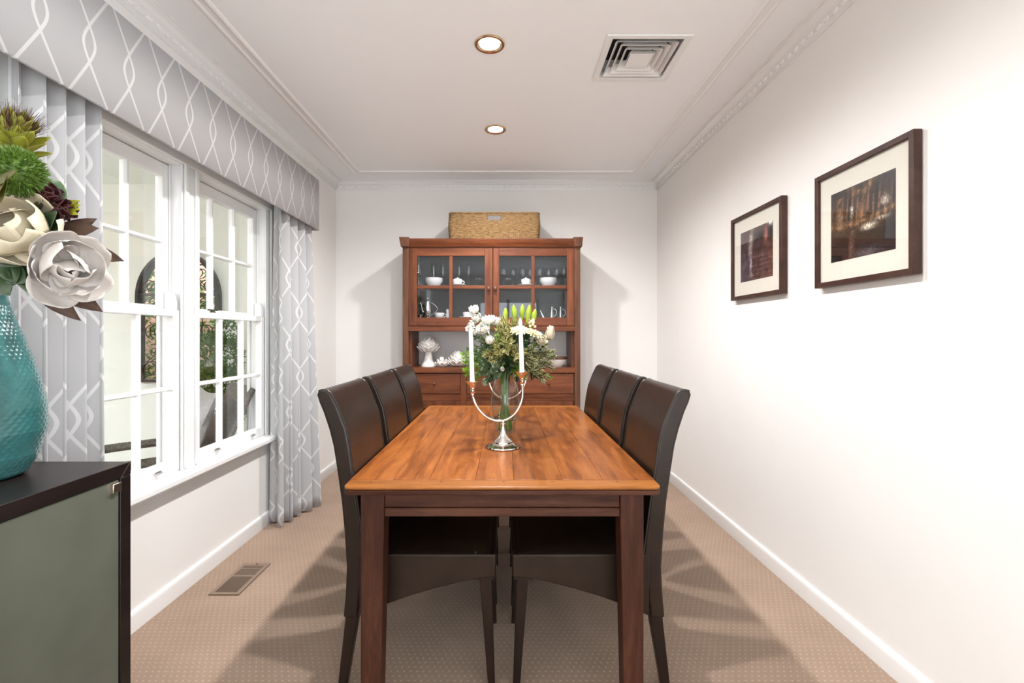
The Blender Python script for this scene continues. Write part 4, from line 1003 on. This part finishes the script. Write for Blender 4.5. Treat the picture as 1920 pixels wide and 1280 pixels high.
# amaranth ball
p = W(30, 322, 1.18); t = stem_thing('amaranth_ball', 'fuzzy green amaranth ball between the protea and the cream magnolia', 'flower', p)
mb = MB(); c = rel(t, p); mb.sphere(c, .048, 14, 10)
for i in range(900):
    zz = 1 - 2 * (i + .5) / 900; a = i * 2.39996; rr = sqrt(1 - zz * zz); d = V((rr * cos(a), rr * sin(a), zz)); d = (d + V([random.uniform(-.3, .3) for _ in range(3)])).normalized()
    b0 = c + d * .042; b1 = c + d * random.uniform(.058, .067); e = d.orthogonal().normalized() * .0026; f = d.cross(e); m = (b0 + b1 * 1.5) / 2.5
    mb.add([b0, m + e, m + f, m - e, m - f, b1], [(0, 1, 2), (0, 2, 3), (0, 3, 4), (0, 4, 1), (5, 2, 1), (5, 3, 2), (5, 4, 3), (5, 1, 4)])
mb.build('florets', AMAR, t, smooth=False)['kind'] = 'stuff'
# protea
p = W(18, 285, 1.24); t = stem_thing('protea_flower', 'olive-yellow protea head with dark fringed bracts at the top of the arrangement', 'flower', p)
BR = leaf_mesh('bract', PROT, .105, .050, cup=.25, curl=.10, base=.95)
ax = V((.70, -.35, .85)).normalized(); e1 = ax.orthogonal().normalized(); e2 = ax.cross(e1); c = rel(t, p) - ax * .02
for li, (n, th, sc, h) in enumerate(((7, 46, .85, .0), (8, 34, .95, .008), (8, 24, 1.0, .018), (6, 13, 1.0, .03))):
    for k in range(n):
        ph = 2 * pi * (k + .5 * (li % 2)) / n + random.uniform(-.1, .1); r = e1 * cos(ph) + e2 * sin(ph); th_ = R(th + random.uniform(-5, 5))
        leaf_at(t, 'bract', BR, c + ax * h + r * .012, ax * cos(th_) + r * sin(th_), -r * cos(th_) + ax * sin(th_), sc)
mb = MB()
for i in range(260):
    ph = random.uniform(0, 2 * pi); r = e1 * cos(ph) + e2 * sin(ph); th_ = R(random.uniform(6, 32)); d = ax * cos(th_) + r * sin(th_)
    b0 = c + ax * .03 + d * .07; mb.tube([b0, b0 + d * random.uniform(.03, .052) + V([random.uniform(-.008, .008) for _ in range(3)])], [.0006, .0002], 3)
mb.build('fringe', FUZZ, t)['kind'] = 'stuff'
t = stem_thing('olive_leaf_sprig', 'olive-green leaves lying across the amaranth ball', 'foliage', W(-10, 365, 1.22), r=.003)
for a, b, dd in (((-12, 345), (42, 330), 1.12), ((-8, 385), (22, 345), 1.13), ((-18, 372), (10, 352), 1.125)):
    pa = W(*a, dd); leaf_at(t, 'leaf', LEAF_O, rel(t, pa), W(*b, dd - .01) - pa, (.2, -1, .4), .75)

# ------------------------------------------------------------------ candelabra on the table
def candelabrum(loc, tilt, lab, w, lab2):
    t = thing('candelabrum', lab, 'candelabrum', loc)
    def scal(r, z, a): return r * (1 + .035 * cos(12 * a)) if r > .055 else r
    MB().lathe([(.0, .0005), (.073, .0005), (.076, .004), (.074, .009), (.066, .012), (.05, .017), (.043, .022), (.042, .028), (.036, .031), (.026, .042), (.016, .062), (.010, .085), (.008, .094), (.012, .098), (.012, .104), (.008, .108), (.009, .116), (.006, .122), (0, .124)], 48, fn=scal).build('base', SILVER, t)
    zp = .118; hwid = .111; rise = .150
    pts = []
    for i in range(41):
        s = i / 40 * 2 - 1; a = s * R(88)
        pts.append(V((hwid * sin(a), 0, rise * (1 - cos(a)) * .92 + (0))))
    M = Matrix.Rotation(-tilt, 3, 'Y')
    pts = [M @ q + V((0, 0, zp)) for q in pts]
    arm = MB().tube(pts, .0055, 10).build('arm', SILVER, t)
    for e, sg in ((pts[0], -1), (pts[-1], 1)):
        MB().lathe([(.0, -.004), (.007, -.004), (.009, .004), (.008, .008), (.011, .012), (.011, .024), (.009, .026), (.012, .034), (.016, .046), (.022, .055), (.031, .060), (.032, .062), (.022, .0605), (.0135, .056), (.012, .03), (0, .028)], 24, tuple(e)).build('candle_cup', REFLSILV, arm)
        c = thing('taper_candle', 'white taper candle in the %s cup of the %s' % ('window-side' if sg < 0 else 'picture-wall-side', lab2), 'candle', tuple(V(loc) + e + V((0, 0, .0335))), group='white taper candles')
        c.rotation_euler = (0, R(-1.8), 0)
        MB().lathe([(.0105, 0), (.0105, .03), (.0095, .215), (.0085, .245), (.006, .256), (.002, .263), (0, .2635)], 20).build('wax', CANDLE, c)
        MB().tube([(0, 0, .262), (.0005, 0, .268)], .0008, 5).build('wick', CANDLE, c)
candelabrum((-.004, 2.105, TZ), R(11), 'two-armed silver candelabrum standing in front of the glass vase', 2.105, 'silver candelabrum in front of the vase')
candelabrum((0.0, 2.83, TZ), R(-9), 'two-armed silver candelabrum behind the glass vase, by the dresser', 2.83, 'silver candelabrum behind the vase')

# ------------------------------------------------------------------ glass vase and bouquet
GV = V((.006, 2.44, TZ))
o = thing('glass_vase', 'clear glass egg-shaped vase with water on the dining table', 'vase', GV)
vp = [(0, .0005), (.04, .0005), (.045, .006), (.054, .04), (.064, .08), (.0725, .125), (.0735, .16), (.069, .20), (.059, .245), (.048, .285), (.042, .31)]
MB().lathe(vp + [(.0395, .31), (.0455, .285), (.0565, .245), (.0665, .20), (.071, .16), (.07, .125), (.0615, .08), (.051, .04), (.042, .012), (0, .012)], 40, cap=False).build('vase_body', VGLASS, o)
MB().lathe([(0, .013), (.0415, .0135), (.0505, .04), (.061, .08), (.0690, .12), (0, .12)], 32, cap=False).build('water', WATER, o)
BC = V((.016, 2.44, 1.185))
def leaf_into(mb, p, d, n, L, Wd, cup=.2, curl=.15, nu=4, nv=4, base=.75):
    B = basis(d, n); f = leaf_fn(L, Wd, cup=cup, curl=curl, base=base); p = V(p)
    mb.grid(nu, nv, lambda u, v: p + B @ V(f(u, v)), uv=lambda a, b: (a, b))
def rv(s=1): return V((random.uniform(-s, s), random.uniform(-s, s), random.uniform(-s, s)))
def stem_path(tip, n=14):
    ang = atan2(tip.y - GV.y, tip.x - GV.x); k = random.uniform(.2, .6)
    foot = GV + V((-cos(ang) * .026 * k * 1.3 + random.uniform(-.012, .012), -sin(ang) * .026 * k + random.uniform(-.012, .012), .016))
    neck = GV + V((cos(ang) * .018 * random.uniform(.2, 1) + random.uniform(-.010, .010), sin(ang) * .018 + random.uniform(-.010, .010), .30))
    a = bez(foot, foot.lerp(neck, .33), foot.lerp(neck, .7), neck, 6); d = (neck - foot).normalized()
    b = bez(neck, neck + d * .05, tip - (tip - BC).normalized() * .05, tip, n - 6); return a + b[1:]
def sprig(name, label, group, tip, mat, stem, L, Wd, n, spread, pair=True, start=.55, cup=.2, curl=.15, jit=.35, tipclump=4):
    t = thing(name, label, 'foliage', tuple(GV), group=group); pts = stem_path(V(tip)); q = [p - GV for p in pts]
    MB().tube(q, [.0026 - .0012 * i / (len(q) - 1) for i in range(len(q))], 5).build('stem', stem, t)
    mb = MB(); m = len(q) - 1
    for k in range(n):
        f = start + (1 - start) * (k + random.random() * .5) / n; x = f * m; i = min(int(x), m - 1); p = q[i].lerp(q[i + 1], x - i); tg = (q[i + 1] - q[i]).normalized()
        e = tg.orthogonal().normalized(); e = Quaternion(tg, k * 2.4 + random.random()) @ e
        for sg in ((1, -1) if pair else (1,)):
            d = (tg * (1 - spread) + e * sg * spread + rv(jit)).normalized()
            s = random.uniform(.7, 1.15); leaf_into(mb, p + d * .003, d, tg + rv(.4), L * s, Wd * s, cup, curl)
    for k in range(tipclump):
        d = ((q[-1] - q[-2]).normalized() + rv(.6)).normalized(); leaf_into(mb, q[-1], d, rv(1), L * .9, Wd * .9, cup, curl)
    mb.build('foliage', mat, t); return t
def shell(px, py, d): return W(px, py, d)
G_V = 'variegated sprigs in the glass vase'
# variegated foliage, front right, middle and over the top
random.seed(21)
spots_v = [(1000, 655, 2.36), (1012, 672, 2.38), (1025, 660, 2.42), (1030, 680, 2.44), (1015, 690, 2.40), (1002, 680, 2.34), (990, 690, 2.34), (1020, 648, 2.45), (1036, 668, 2.48), (1008, 702, 2.40), (995, 668, 2.31), (985, 700, 2.36), (1034, 690, 2.47), (1022, 705, 2.43)]
J = lambda L, k, a: L + [(p + random.uniform(-a, a), q + random.uniform(-a, a), d + random.uniform(-.03, .06)) for p, q, d in L * k][:int(len(L) * k)]
for s in J(spots_v, 1, 11): sprig('variegated_sprig', 'cream-edged dark green sprig on the picture-wall side of the bouquet', G_V, shell(*s), VARIEG, STEMD, .030, .0145, 13, .62, start=.62)
spots_y = [(925, 640, 2.34), (935, 662, 2.30), (950, 655, 2.28), (965, 665, 2.29), (918, 662, 2.32), (945, 610, 2.36), (955, 622, 2.33), (935, 618, 2.35), (962, 605, 2.38), (948, 632, 2.31), (972, 652, 2.30), (928, 678, 2.31), (945, 600, 2.42)]
for s in J(spots_y, 1, 11): sprig('yellow_variegated_sprig', 'yellow-edged variegated sprig in the middle of the bouquet', 'yellow variegated sprigs in the glass vase', shell(*s), VARIEY, STEMD, .033, .013, 12, .65, start=.68, curl=.3)
spots_e = [(908, 690, 2.33), (918, 700, 2.32), (925, 695, 2.30), (912, 710, 2.34), (902, 672, 2.35), (898, 650, 2.36), (890, 632, 2.38), (895, 665, 2.37), (930, 705, 2.31), (905, 700, 2.36), (886, 648, 2.41)]
for s in J(spots_e, 1, 10): sprig('eucalyptus_sprig', 'rounded grey-green eucalyptus sprig low on the window side of the bouquet', 'eucalyptus sprigs in the glass vase', shell(*s), EUCA, STEMG, .022, .018, 13, .72, start=.66, cup=.1)
spots_b = [(868, 664, 2.42), (872, 678, 2.42), (880, 690, 2.40), (876, 702, 2.43), (885, 672, 2.38), (890, 684, 2.37), (882, 714, 2.44), (892, 705, 2.38), (878, 660, 2.45)]
for s in J(spots_b, 1, 8): sprig('box_sprig', 'bright green box sprig reaching out toward the window', 'bright box sprigs in the glass vase', shell(*s), BOXL, STEMG, .022, .009, 15, .6, start=.72)
for s in [(938, 640, 2.36), (932, 630, 2.34), (975, 690, 2.33), (968, 700, 2.34), (985, 705, 2.36), (1030, 706, 2.50)]: sprig('fern_sprig', 'mid-green feathery sprig near the vase neck and top of the bouquet', 'feathery green sprigs in the glass vase', shell(*s), BOXL, STEMG, .026, .007, 12, .6, start=.75)
spots_d = [(940, 650, 2.40), (960, 640, 2.42), (975, 640, 2.38), (985, 632, 2.40), (920, 650, 2.42), (1000, 640, 2.46), (950, 680, 2.38), (965, 680, 2.40), (985, 665, 2.42), (915, 675, 2.44), (930, 690, 2.46), (1010, 660, 2.5), (900, 660, 2.47), (945, 620, 2.48), (970, 620, 2.46), (1000, 690, 2.50), (980, 645, 2.33), (972, 632, 2.35), (955, 690, 2.33), (935, 700, 2.35), (975, 705, 2.36), (960, 670, 2.31), (925, 705, 2.38), (1005, 705, 2.42), (945, 668, 2.36)]
for s in spots_d: sprig('dark_leaf_sprig', 'dark green broad-leaved sprig deep inside the bouquet', 'dark leafy sprigs in the glass vase', shell(*s), DKLEAF, STEMD, .045, .024, 9, .62, start=.6)
# plain stems standing in the water
for i in range(24):
    a = 2 * pi * i / 24 * 5; rr = .018 + .016 * (i % 3) / 2; f = GV + V((rr * cos(a), rr * sin(a), .016)); b = GV + V((-.027 * cos(a + .6), -.027 * sin(a + .6), .34))
    tag(MB().tube(bez(f, f.lerp(b, .3) + rv(.006), f.lerp(b, .7) + rv(.006), b, 8), (.0034, .0026, .0042)[i % 3], 7).build('flower_stem', (STEMG, STEML, STEMK)[i % 3]), ('green', 'pale green', 'thick olive')[i % 3] + ' cut stem standing in the water of the glass vase', 'stem', 'cut stems in the glass vase')
def flower_root(name, label, tip, group=None, r=.003, mat=STEMG):
    t = thing(name, label, 'flower', tuple(GV), group=group); pts = [p - GV for p in stem_path(V(tip))]
    MB().tube(pts, r, 6).build('stem', mat, t); return t
# lily buds
BUDS = [(946, 592, 2.44, 573 + 4, -2), (966, 588, 2.42, 571, 4), (977, 588, 2.47, 570, -3), (986, 590, 2.39, 571, -8), (995, 594, 2.43, 579, -10), (952, 598, 2.47, 583, 6)]
for i, (px, py, d, ty, tl) in enumerate(BUDS):
    base = W(px - tl * .15, py + 14, d); tip = W(px - tl * .9, ty, d); t = flower_root('lily_bud', 'closed yellow-green lily bud at the top of the bouquet', base, 'lily buds in the bouquet')
    L = (tip - base).length; B = basis(tip - base, (0, -1, 0)); r = (base - GV)
    m = MB().grid(12, 10, lambda u, v: r + B @ V(((.0135 if i != 5 else .008) * (sin(pi * (.06 + .90 * v ** 1.15)) ** .8) * (1 + .10 * cos(6 * pi * u)) * cos(2 * pi * u), L * v, .0135 * (sin(pi * (.06 + .90 * v ** 1.15)) ** .8) * (1 + .10 * cos(6 * pi * u)) * sin(2 * pi * u))), uv=lambda a, b: (a * 3 % 1, b), closed_u=True); m.build('bud', BUD, t, ang=60)
PW = MB().grid(6, 7, lambda u, v: ((2 * u - 1) * .017 * sqrt(max(0., sin(pi * (.1 + .84 * v ** .8)))), .036 * v, .008 * (2 * u - 1) ** 2 - .007 * sin(pi * v) + .007 * v * v + .0022 * sin(8 * u + 6 * v))).mesh('petal', PETW)
PG = MB().grid(4, 6, lambda u, v: ((2 * u - 1) * .0065 * sqrt(max(0., sin(pi * (.15 + .8 * v)))), .044 * v, .004 * (2 * u - 1) ** 2 - .004 * v * v)).mesh('petal', PETY)
PC = MB().grid(6, 7, lambda u, v: ((2 * u - 1) * .022 * sqrt(max(0., sin(pi * (.1 + .82 * v ** .8)))), .062 * v, .010 * (2 * u - 1) ** 2 - .010 * sin(pi * v) + .012 * v * v)).mesh('petal', PETC)
def bloom(name, label, pt, ax, layers, mesh, group=None, rnd=.2):
    t = flower_root(name, label, pt - V(ax).normalized() * .012, group); rosette(t, pt - GV - V(ax).normalized() * .012, ax, layers, [mesh], rnd, .0006); return t
ROSE = [(6, 78, 1.05, .003), (6, 55, 1., .002), (5, 32, .9, .001), (3, 12, .75, 0)]
CUPF = [(5, 30, 1., .002), (4, 14, .9, .001)]
G1 = 'white lisianthus in the bouquet'
for q, (px, py, d, ax, lay) in enumerate([(917, 600, 2.38, (-.1, -.5, 1), ROSE), (928, 603, 2.42, (.1, -.4, 1), ROSE), (906, 616, 2.36, (-.4, -.8, .5), ROSE)]):
    bloom('lisianthus_flower', 'ruffled white lisianthus bloom ' + ('between two others at the top of the bouquet', 'next to the lily buds', 'right behind the lower candle tip')[q], W(px, py, d), ax, lay, PW, G1)
G2 = 'white snapdragon florets'
for q, (px, py, d, ax) in enumerate([(889, 582, 2.42, (-.3, -.5, .9)), (893, 597, 2.40, (-.4, -.7, .5)), (884, 613, 2.40, (-.8, -.5, .4)), (890, 622, 2.39, (-.6, -.7, -.3))]):
    bloom('sweet_pea_flower', 'white sweet pea floret ' + ('topmost of the spike on the window side of the bouquet', 'second from the top of its spike', 'jutting out toward the window above the lower candle', 'hanging lowest behind the lower candle')[q], W(px, py, d), ax, [(4, 62, 1., .002), (4, 38, .95, .001), (3, 15, .8, 0)], PW, 'white sweet pea florets in the bouquet')
bloom('lisianthus_bud', 'half-open white lisianthus bud in front of the leaves', W(917, 640, 2.31), (.2, -.6, 1), [(5, 34, 1.05, .003), (4, 18, 1.0, .001)], PW)
for (px, py, d, ax, lab) in [(975, 616, 2.33, (0, -.45, 1), 'pale yellow gerbera bloom beside the tall candle'), (1003, 622, 2.38, (.35, -.4, 1), 'pale yellow gerbera bloom drooping behind the tall candle')]:
    p = W(px, py, d); t = bloom('gerbera_flower', lab, p, ax, [(16, 84, 1.05, .006), (14, 70, .85, .005), (12, 52, .5, .003)], PG, 'gerberas in the bouquet', .08); MB().sphere(p - GV, .009, 10, 8).build('flower_centre', PETC, t)
bloom('calla_lily', 'upright creamy white lily bloom on the picture-wall edge of the bouquet', W(1030, 632, 2.43), (.15, -.1, 1), [(4, 16, 1.05, .004), (3, 8, 1., .001)], PC)
bloom('cream_rose', 'cream rounded rose bloom next to the white lily', W(1014, 638, 2.38), (.3, -.9, .5), [(6, 66, .62, .003), (5, 40, .6, .002), (4, 18, .5, .001)], PC)
for (px, py, d, lab) in [(942, 692, 2.29, 'tiny white floret hanging by the vase neck'), (982, 697, 2.32, 'tiny white floret beside the silver candle cup')]:
    bloom('small_white_flower', lab, W(px, py, d), (.1, -.8, -.3), [(5, 50, .45, .001), (3, 20, .4, 0)], PW)
t = flower_root('berry_sprig', 'sprig of small cream berries by the tall candle tip', W(996, 606, 2.42)); mb = MB()
for i, (px, py) in enumerate(((991, 598), (996, 602), (1000, 600), (999, 608), (994, 611), (1003, 612), (1000, 604), (992, 605))): MB().sphere(W(px, py, 2.40 + .01 * (i % 3)) - GV, .0075, 10, 7).build('berry', PETY, t)

# ------------------------------------------------------------------ outside things
MY = 4.70
mr = thing('garden_mirror', 'arched wrought-iron garden mirror with scrollwork hung on the patio wall', 'mirror', (0, 0, 0))
ax0, ax1 = W(257, 0, MY).x, W(411, 0, MY).x; mz0 = W(0, 716, MY).z; mz1 = W(0, 470, MY).z; mc, mw = (ax0 + ax1) / 2, (ax1 - ax0) / 2; sp = mz1 - mw * 1.12
outl = [(mc - mw, mz0), (mc - mw, sp)] + [(mc - mw * cos(pi * k / 24), sp + (mz1 - sp) * sin(pi * k / 24)) for k in range(1, 24)] + [(mc + mw, sp), (mc + mw, mz0)]
MB().prism(outl, 'y', MY + .020, MY + .026).build('mirror_glass', MIRROR, mr, smooth=False)
MB().prism(outl, 'y', MY + .028, MY + .045).build('backing', IRON, mr)
mb = MB(); inn = [(mc + (x - mc) * (1 - .028 / mw), z + (.026 if z <= mz0 + 1e-6 else (-.026 * max(0, (z - sp) / (mz1 - sp))))) for x, z in outl]; n = len(outl)
vs = [(x, y, z) for y in (MY - .03, MY + .0255) for x, z in outl + inn]
for i in range(n):
    j = (i + 1) % n; m2 = 2 * n
    for q in ((i, j, n + j, n + i), (m2 + i, m2 + n + i, m2 + n + j, m2 + j), (i, m2 + i, m2 + j, j), (n + i, n + j, m2 + n + j, m2 + n + i)): mb.face(q)
mb.v = vs; mb.build('iron_frame', IRON, mr, ang=50)
MB().box(ax0 + .02, ax1 - .02, MY - .02, MY + .005, W(0, 552, MY).z - .012, W(0, 552, MY).z + .012).build('crossbar', IRON, mr)
def spiral(x, z, r, a0, turns, sg, n=26): return [(x + (r * (1 - .72 * k / n)) * cos(a0 + sg * turns * 2 * pi * k / n), MY - .008, z + (r * (1 - .72 * k / n)) * sin(a0 + sg * turns * 2 * pi * k / n)) for k in range(n + 1)]
zb = W(0, 552, MY).z; H = zb - mz0
SC = []
for s in (-1, 1):
    for (dx, z, r, a0, tn) in [(.28, mz0 + .12, .095, -.5, 1.4), (.22, mz0 + .30, .075, 1., 1.3), (.24, mz0 + .50, .08, -1.2, 1.3), (.22, mz0 + .68, .075, 1., 1.3), (.12, mz0 + .06, .05, 2, 1.3), (.24, zb - .10, .085, .3, 1.4), (.13, zb - .16, .06, 1.2, 1.2), (.27, zb + .08, .07, -.8, 1.4), (.20, zb + .22, .085, .5, 1.4), (.07, zb + .28, .06, 2, 1.3), (.10, zb + .10, .07, -.3, 1.2), (.06, mz0 + .42, .05, .2, 1.2)]:
        a = a0 if s > 0 else pi - a0; SC.append(spiral(mc + s * dx, z, r, a, tn, s))
    SC.append([V(p) for p in bez((mc + s * .30, MY - .008, mz0 + .2), (mc + s * .05, MY - .008, mz0 + .35), (mc + s * .34, MY - .008, mz0 + .55), (mc + s * .12, MY - .008, zb - .02), 20)])
    SC.append([V(p) for p in bez((mc + s * .02, MY - .008, mz0 + .03), (mc + s * .18, MY - .008, mz0 + .3), (mc - s * .05, MY - .008, mz0 + .6), (mc + s * .18, MY - .008, zb - .02), 20)])
    SC.append([V(p) for p in bez((mc + s * .33, MY - .008, zb + .03), (mc + s * .12, MY - .008, zb + .12), (mc + s * .16, MY - .008, zb + .3), (mc + s * .02, MY - .008, mz1 - .04), 18)])
for pth in SC: MB().tube(pth, .0048, 5).build('scroll', IRON, mr)
# clipped shrub in a pot
sh = thing('potted_shrub', 'potted clipped box shrub with two leafy tiers before the patio wall', 'plant', (W(408, 0, 4.25).x, 4.25, -.12))
MB().lathe([(0, 0), (.14, 0), (.15, .02), (.19, .36), (.205, .37), (.205, .40), (.18, .40), (.17, .36), (0, .35)], 28).build('pot', plain('grey_pot', (.25, .25, .25), .7), sh)
MB().tube([(0, 0, .35), (.01, 0, .8), (-.01, 0, 1.2)], .018, 8).build('trunk', STEMD, sh)
random.seed(5); mb = MB()
for (c, r, n) in (((-.02, 0, 1.16), (.20, .20, .22), 1500), ((.0, 0, .74), (.23, .23, .20), 1600), ((.02, 0, .96), (.12, .12, .16), 500), ((.08, .0, 1.40), (.10, .10, .10), 300)):
    for i in range(n):
        d = rv(1)
        if d.length < .1: continue
        d.normalize(); k = random.uniform(.72, 1.1); p = V((c[0] + d.x * r[0] * k, c[1] + d.y * r[1] * k, c[2] + d.z * r[2] * k)); leaf_into(mb, p, d + rv(.9), rv(1), .036, .019, nu=2, nv=3)
mb.build('foliage', SHRUB, sh)['kind'] = 'stuff'
# wicker armchair with cushions, facing away from the window (-x)
wc = thing('wicker_armchair', 'grey wicker garden armchair on the patio outside the window', 'chair', (-2.22, 3.02, -.12), R(42))
def wick_tube(pts, r, name):
    P = [V(p) for p in pts]; L = 0; out = []; rr = []
    for a, b in zip(P, P[1:]):
        n = max(2, int((b - a).length / .008))
        for k in range(n): out.append(a.lerp(b, k / n)); rr.append(r * (1 + .10 * (len(rr) % 2)))
    out.append(P[-1]); rr.append(r); MB().tube(out, rr, 8).build(name, WICKD, wc, ang=80)
for s in (-1, 1): wick_tube(bez((-.48, s * .30, .50), (-.48, s * .31, .66), (-.3, s * .31, .635), (.38, s * .30, .64), 14), .026, 'armrest')
for s in (-1, 1):
    for x in (-.46, .30): MB().tube([(x, s * .29, 0), (x, s * .29, .52)], .024, 8).build('leg', WICKD, wc)
mb = MB(); NN = 40
mb.grid(36, 44, lambda u, v: (.22 + .30 * v ** 1.2 + .02 * cos(pi * (u - .5)) + .0035 * sin(v * 44 * pi) * (1 if int(u * 36) % 2 else -1), (u - .5) * .62 * (1 - .12 * v), .28 + .74 * v)); mb.build('woven_back', WICKD, wc, solid=.03)
MB().box(-.47, .30, -.29, .29, .26, .36).build('seat_frame', WICKD, wc, bevel=.01)
def pillow(w, h, t): return MB().grid(20, 20, lambda u, v: ((u - .5) * w * (1 - .06 * sin(pi * v)), (v - .5) * h * (1 - .06 * sin(pi * u)), t * (max(0, sin(pi * u)) * max(0, sin(pi * v))) ** .45))
def cushion(name, lab, w, h, t, M):
    mb = pillow(w, h, t); b = len(mb.v); o2 = MB().grid(20, 20, lambda u, v: ((u - .5) * w * (1 - .06 * sin(pi * v)), (v - .5) * h * (1 - .06 * sin(pi * u)), -t * (max(0, sin(pi * u)) * max(0, sin(pi * v))) ** .45)); mb.add(o2.v, o2.f)
    o = mb.build(name, CUSH); o.matrix_local = M; return tag(o, lab, 'cushion', 'patio chair cushions')
CH = Matrix.Translation((-2.22, 3.02, -.12)) @ Matrix.Rotation(R(42), 4, 'Z')
cushion('seat_cushion', 'grey seat cushion on the wicker patio armchair', .66, .54, .07, CH @ Matrix.Translation((-.10, 0, .42)))
cushion('back_cushion', 'plump grey back cushion leaning in the wicker patio armchair', .60, .52, .09, CH @ Matrix.Translation((.20, 0, .73)) @ Matrix.Rotation(R(-68), 4, 'Y'))
# garden beyond (seen in the mirror): hedges, brick walls added to block low sky
struct(MB().box(-7.2, -7.0, -5.2, 4.95, -.12, 3.3).build('wall_boundary', plain('boundary_brick', (.42, .24, .17), .9, nscale=8, namt=.3)))
struct(MB().box(-7.0, -2.2, -5.2, -5.0, -.12, 2.5).build('wall_garden', plain('brick_wall', (.42, .24, .17), .9, nscale=8, namt=.3)))
random.seed(9)
for i, (x, y, r) in enumerate(((-6.1, -3.6, .72), (-6.1, -1.9, .70), (-6.0, -.2, .74), (-6.1, 1.5, .72))):
    g = thing('garden_shrub', 'leafy green garden shrub in the row along the garden wall', 'plant', (x, y, -.12), group='garden shrubs mirrored from the patio'); mb = MB()
    for k in range(1500):
        d = rv(1)
        if d.length < .1: continue
        d.normalize(); p = V((0, 0, r * 1.75)) + V((d.x * r, d.y * r, d.z * r * 1.7)) * random.uniform(.7, 1.05); leaf_into(mb, p, d + rv(.9), rv(1), .13, .07, nu=2, nv=2)
    f = mb.build('foliage', SHRUB, g); f['kind'] = 'stuff'; MB().tube([(0, 0, 0), (0, 0, r)], .04, 8).build('trunk', STEMD, g)
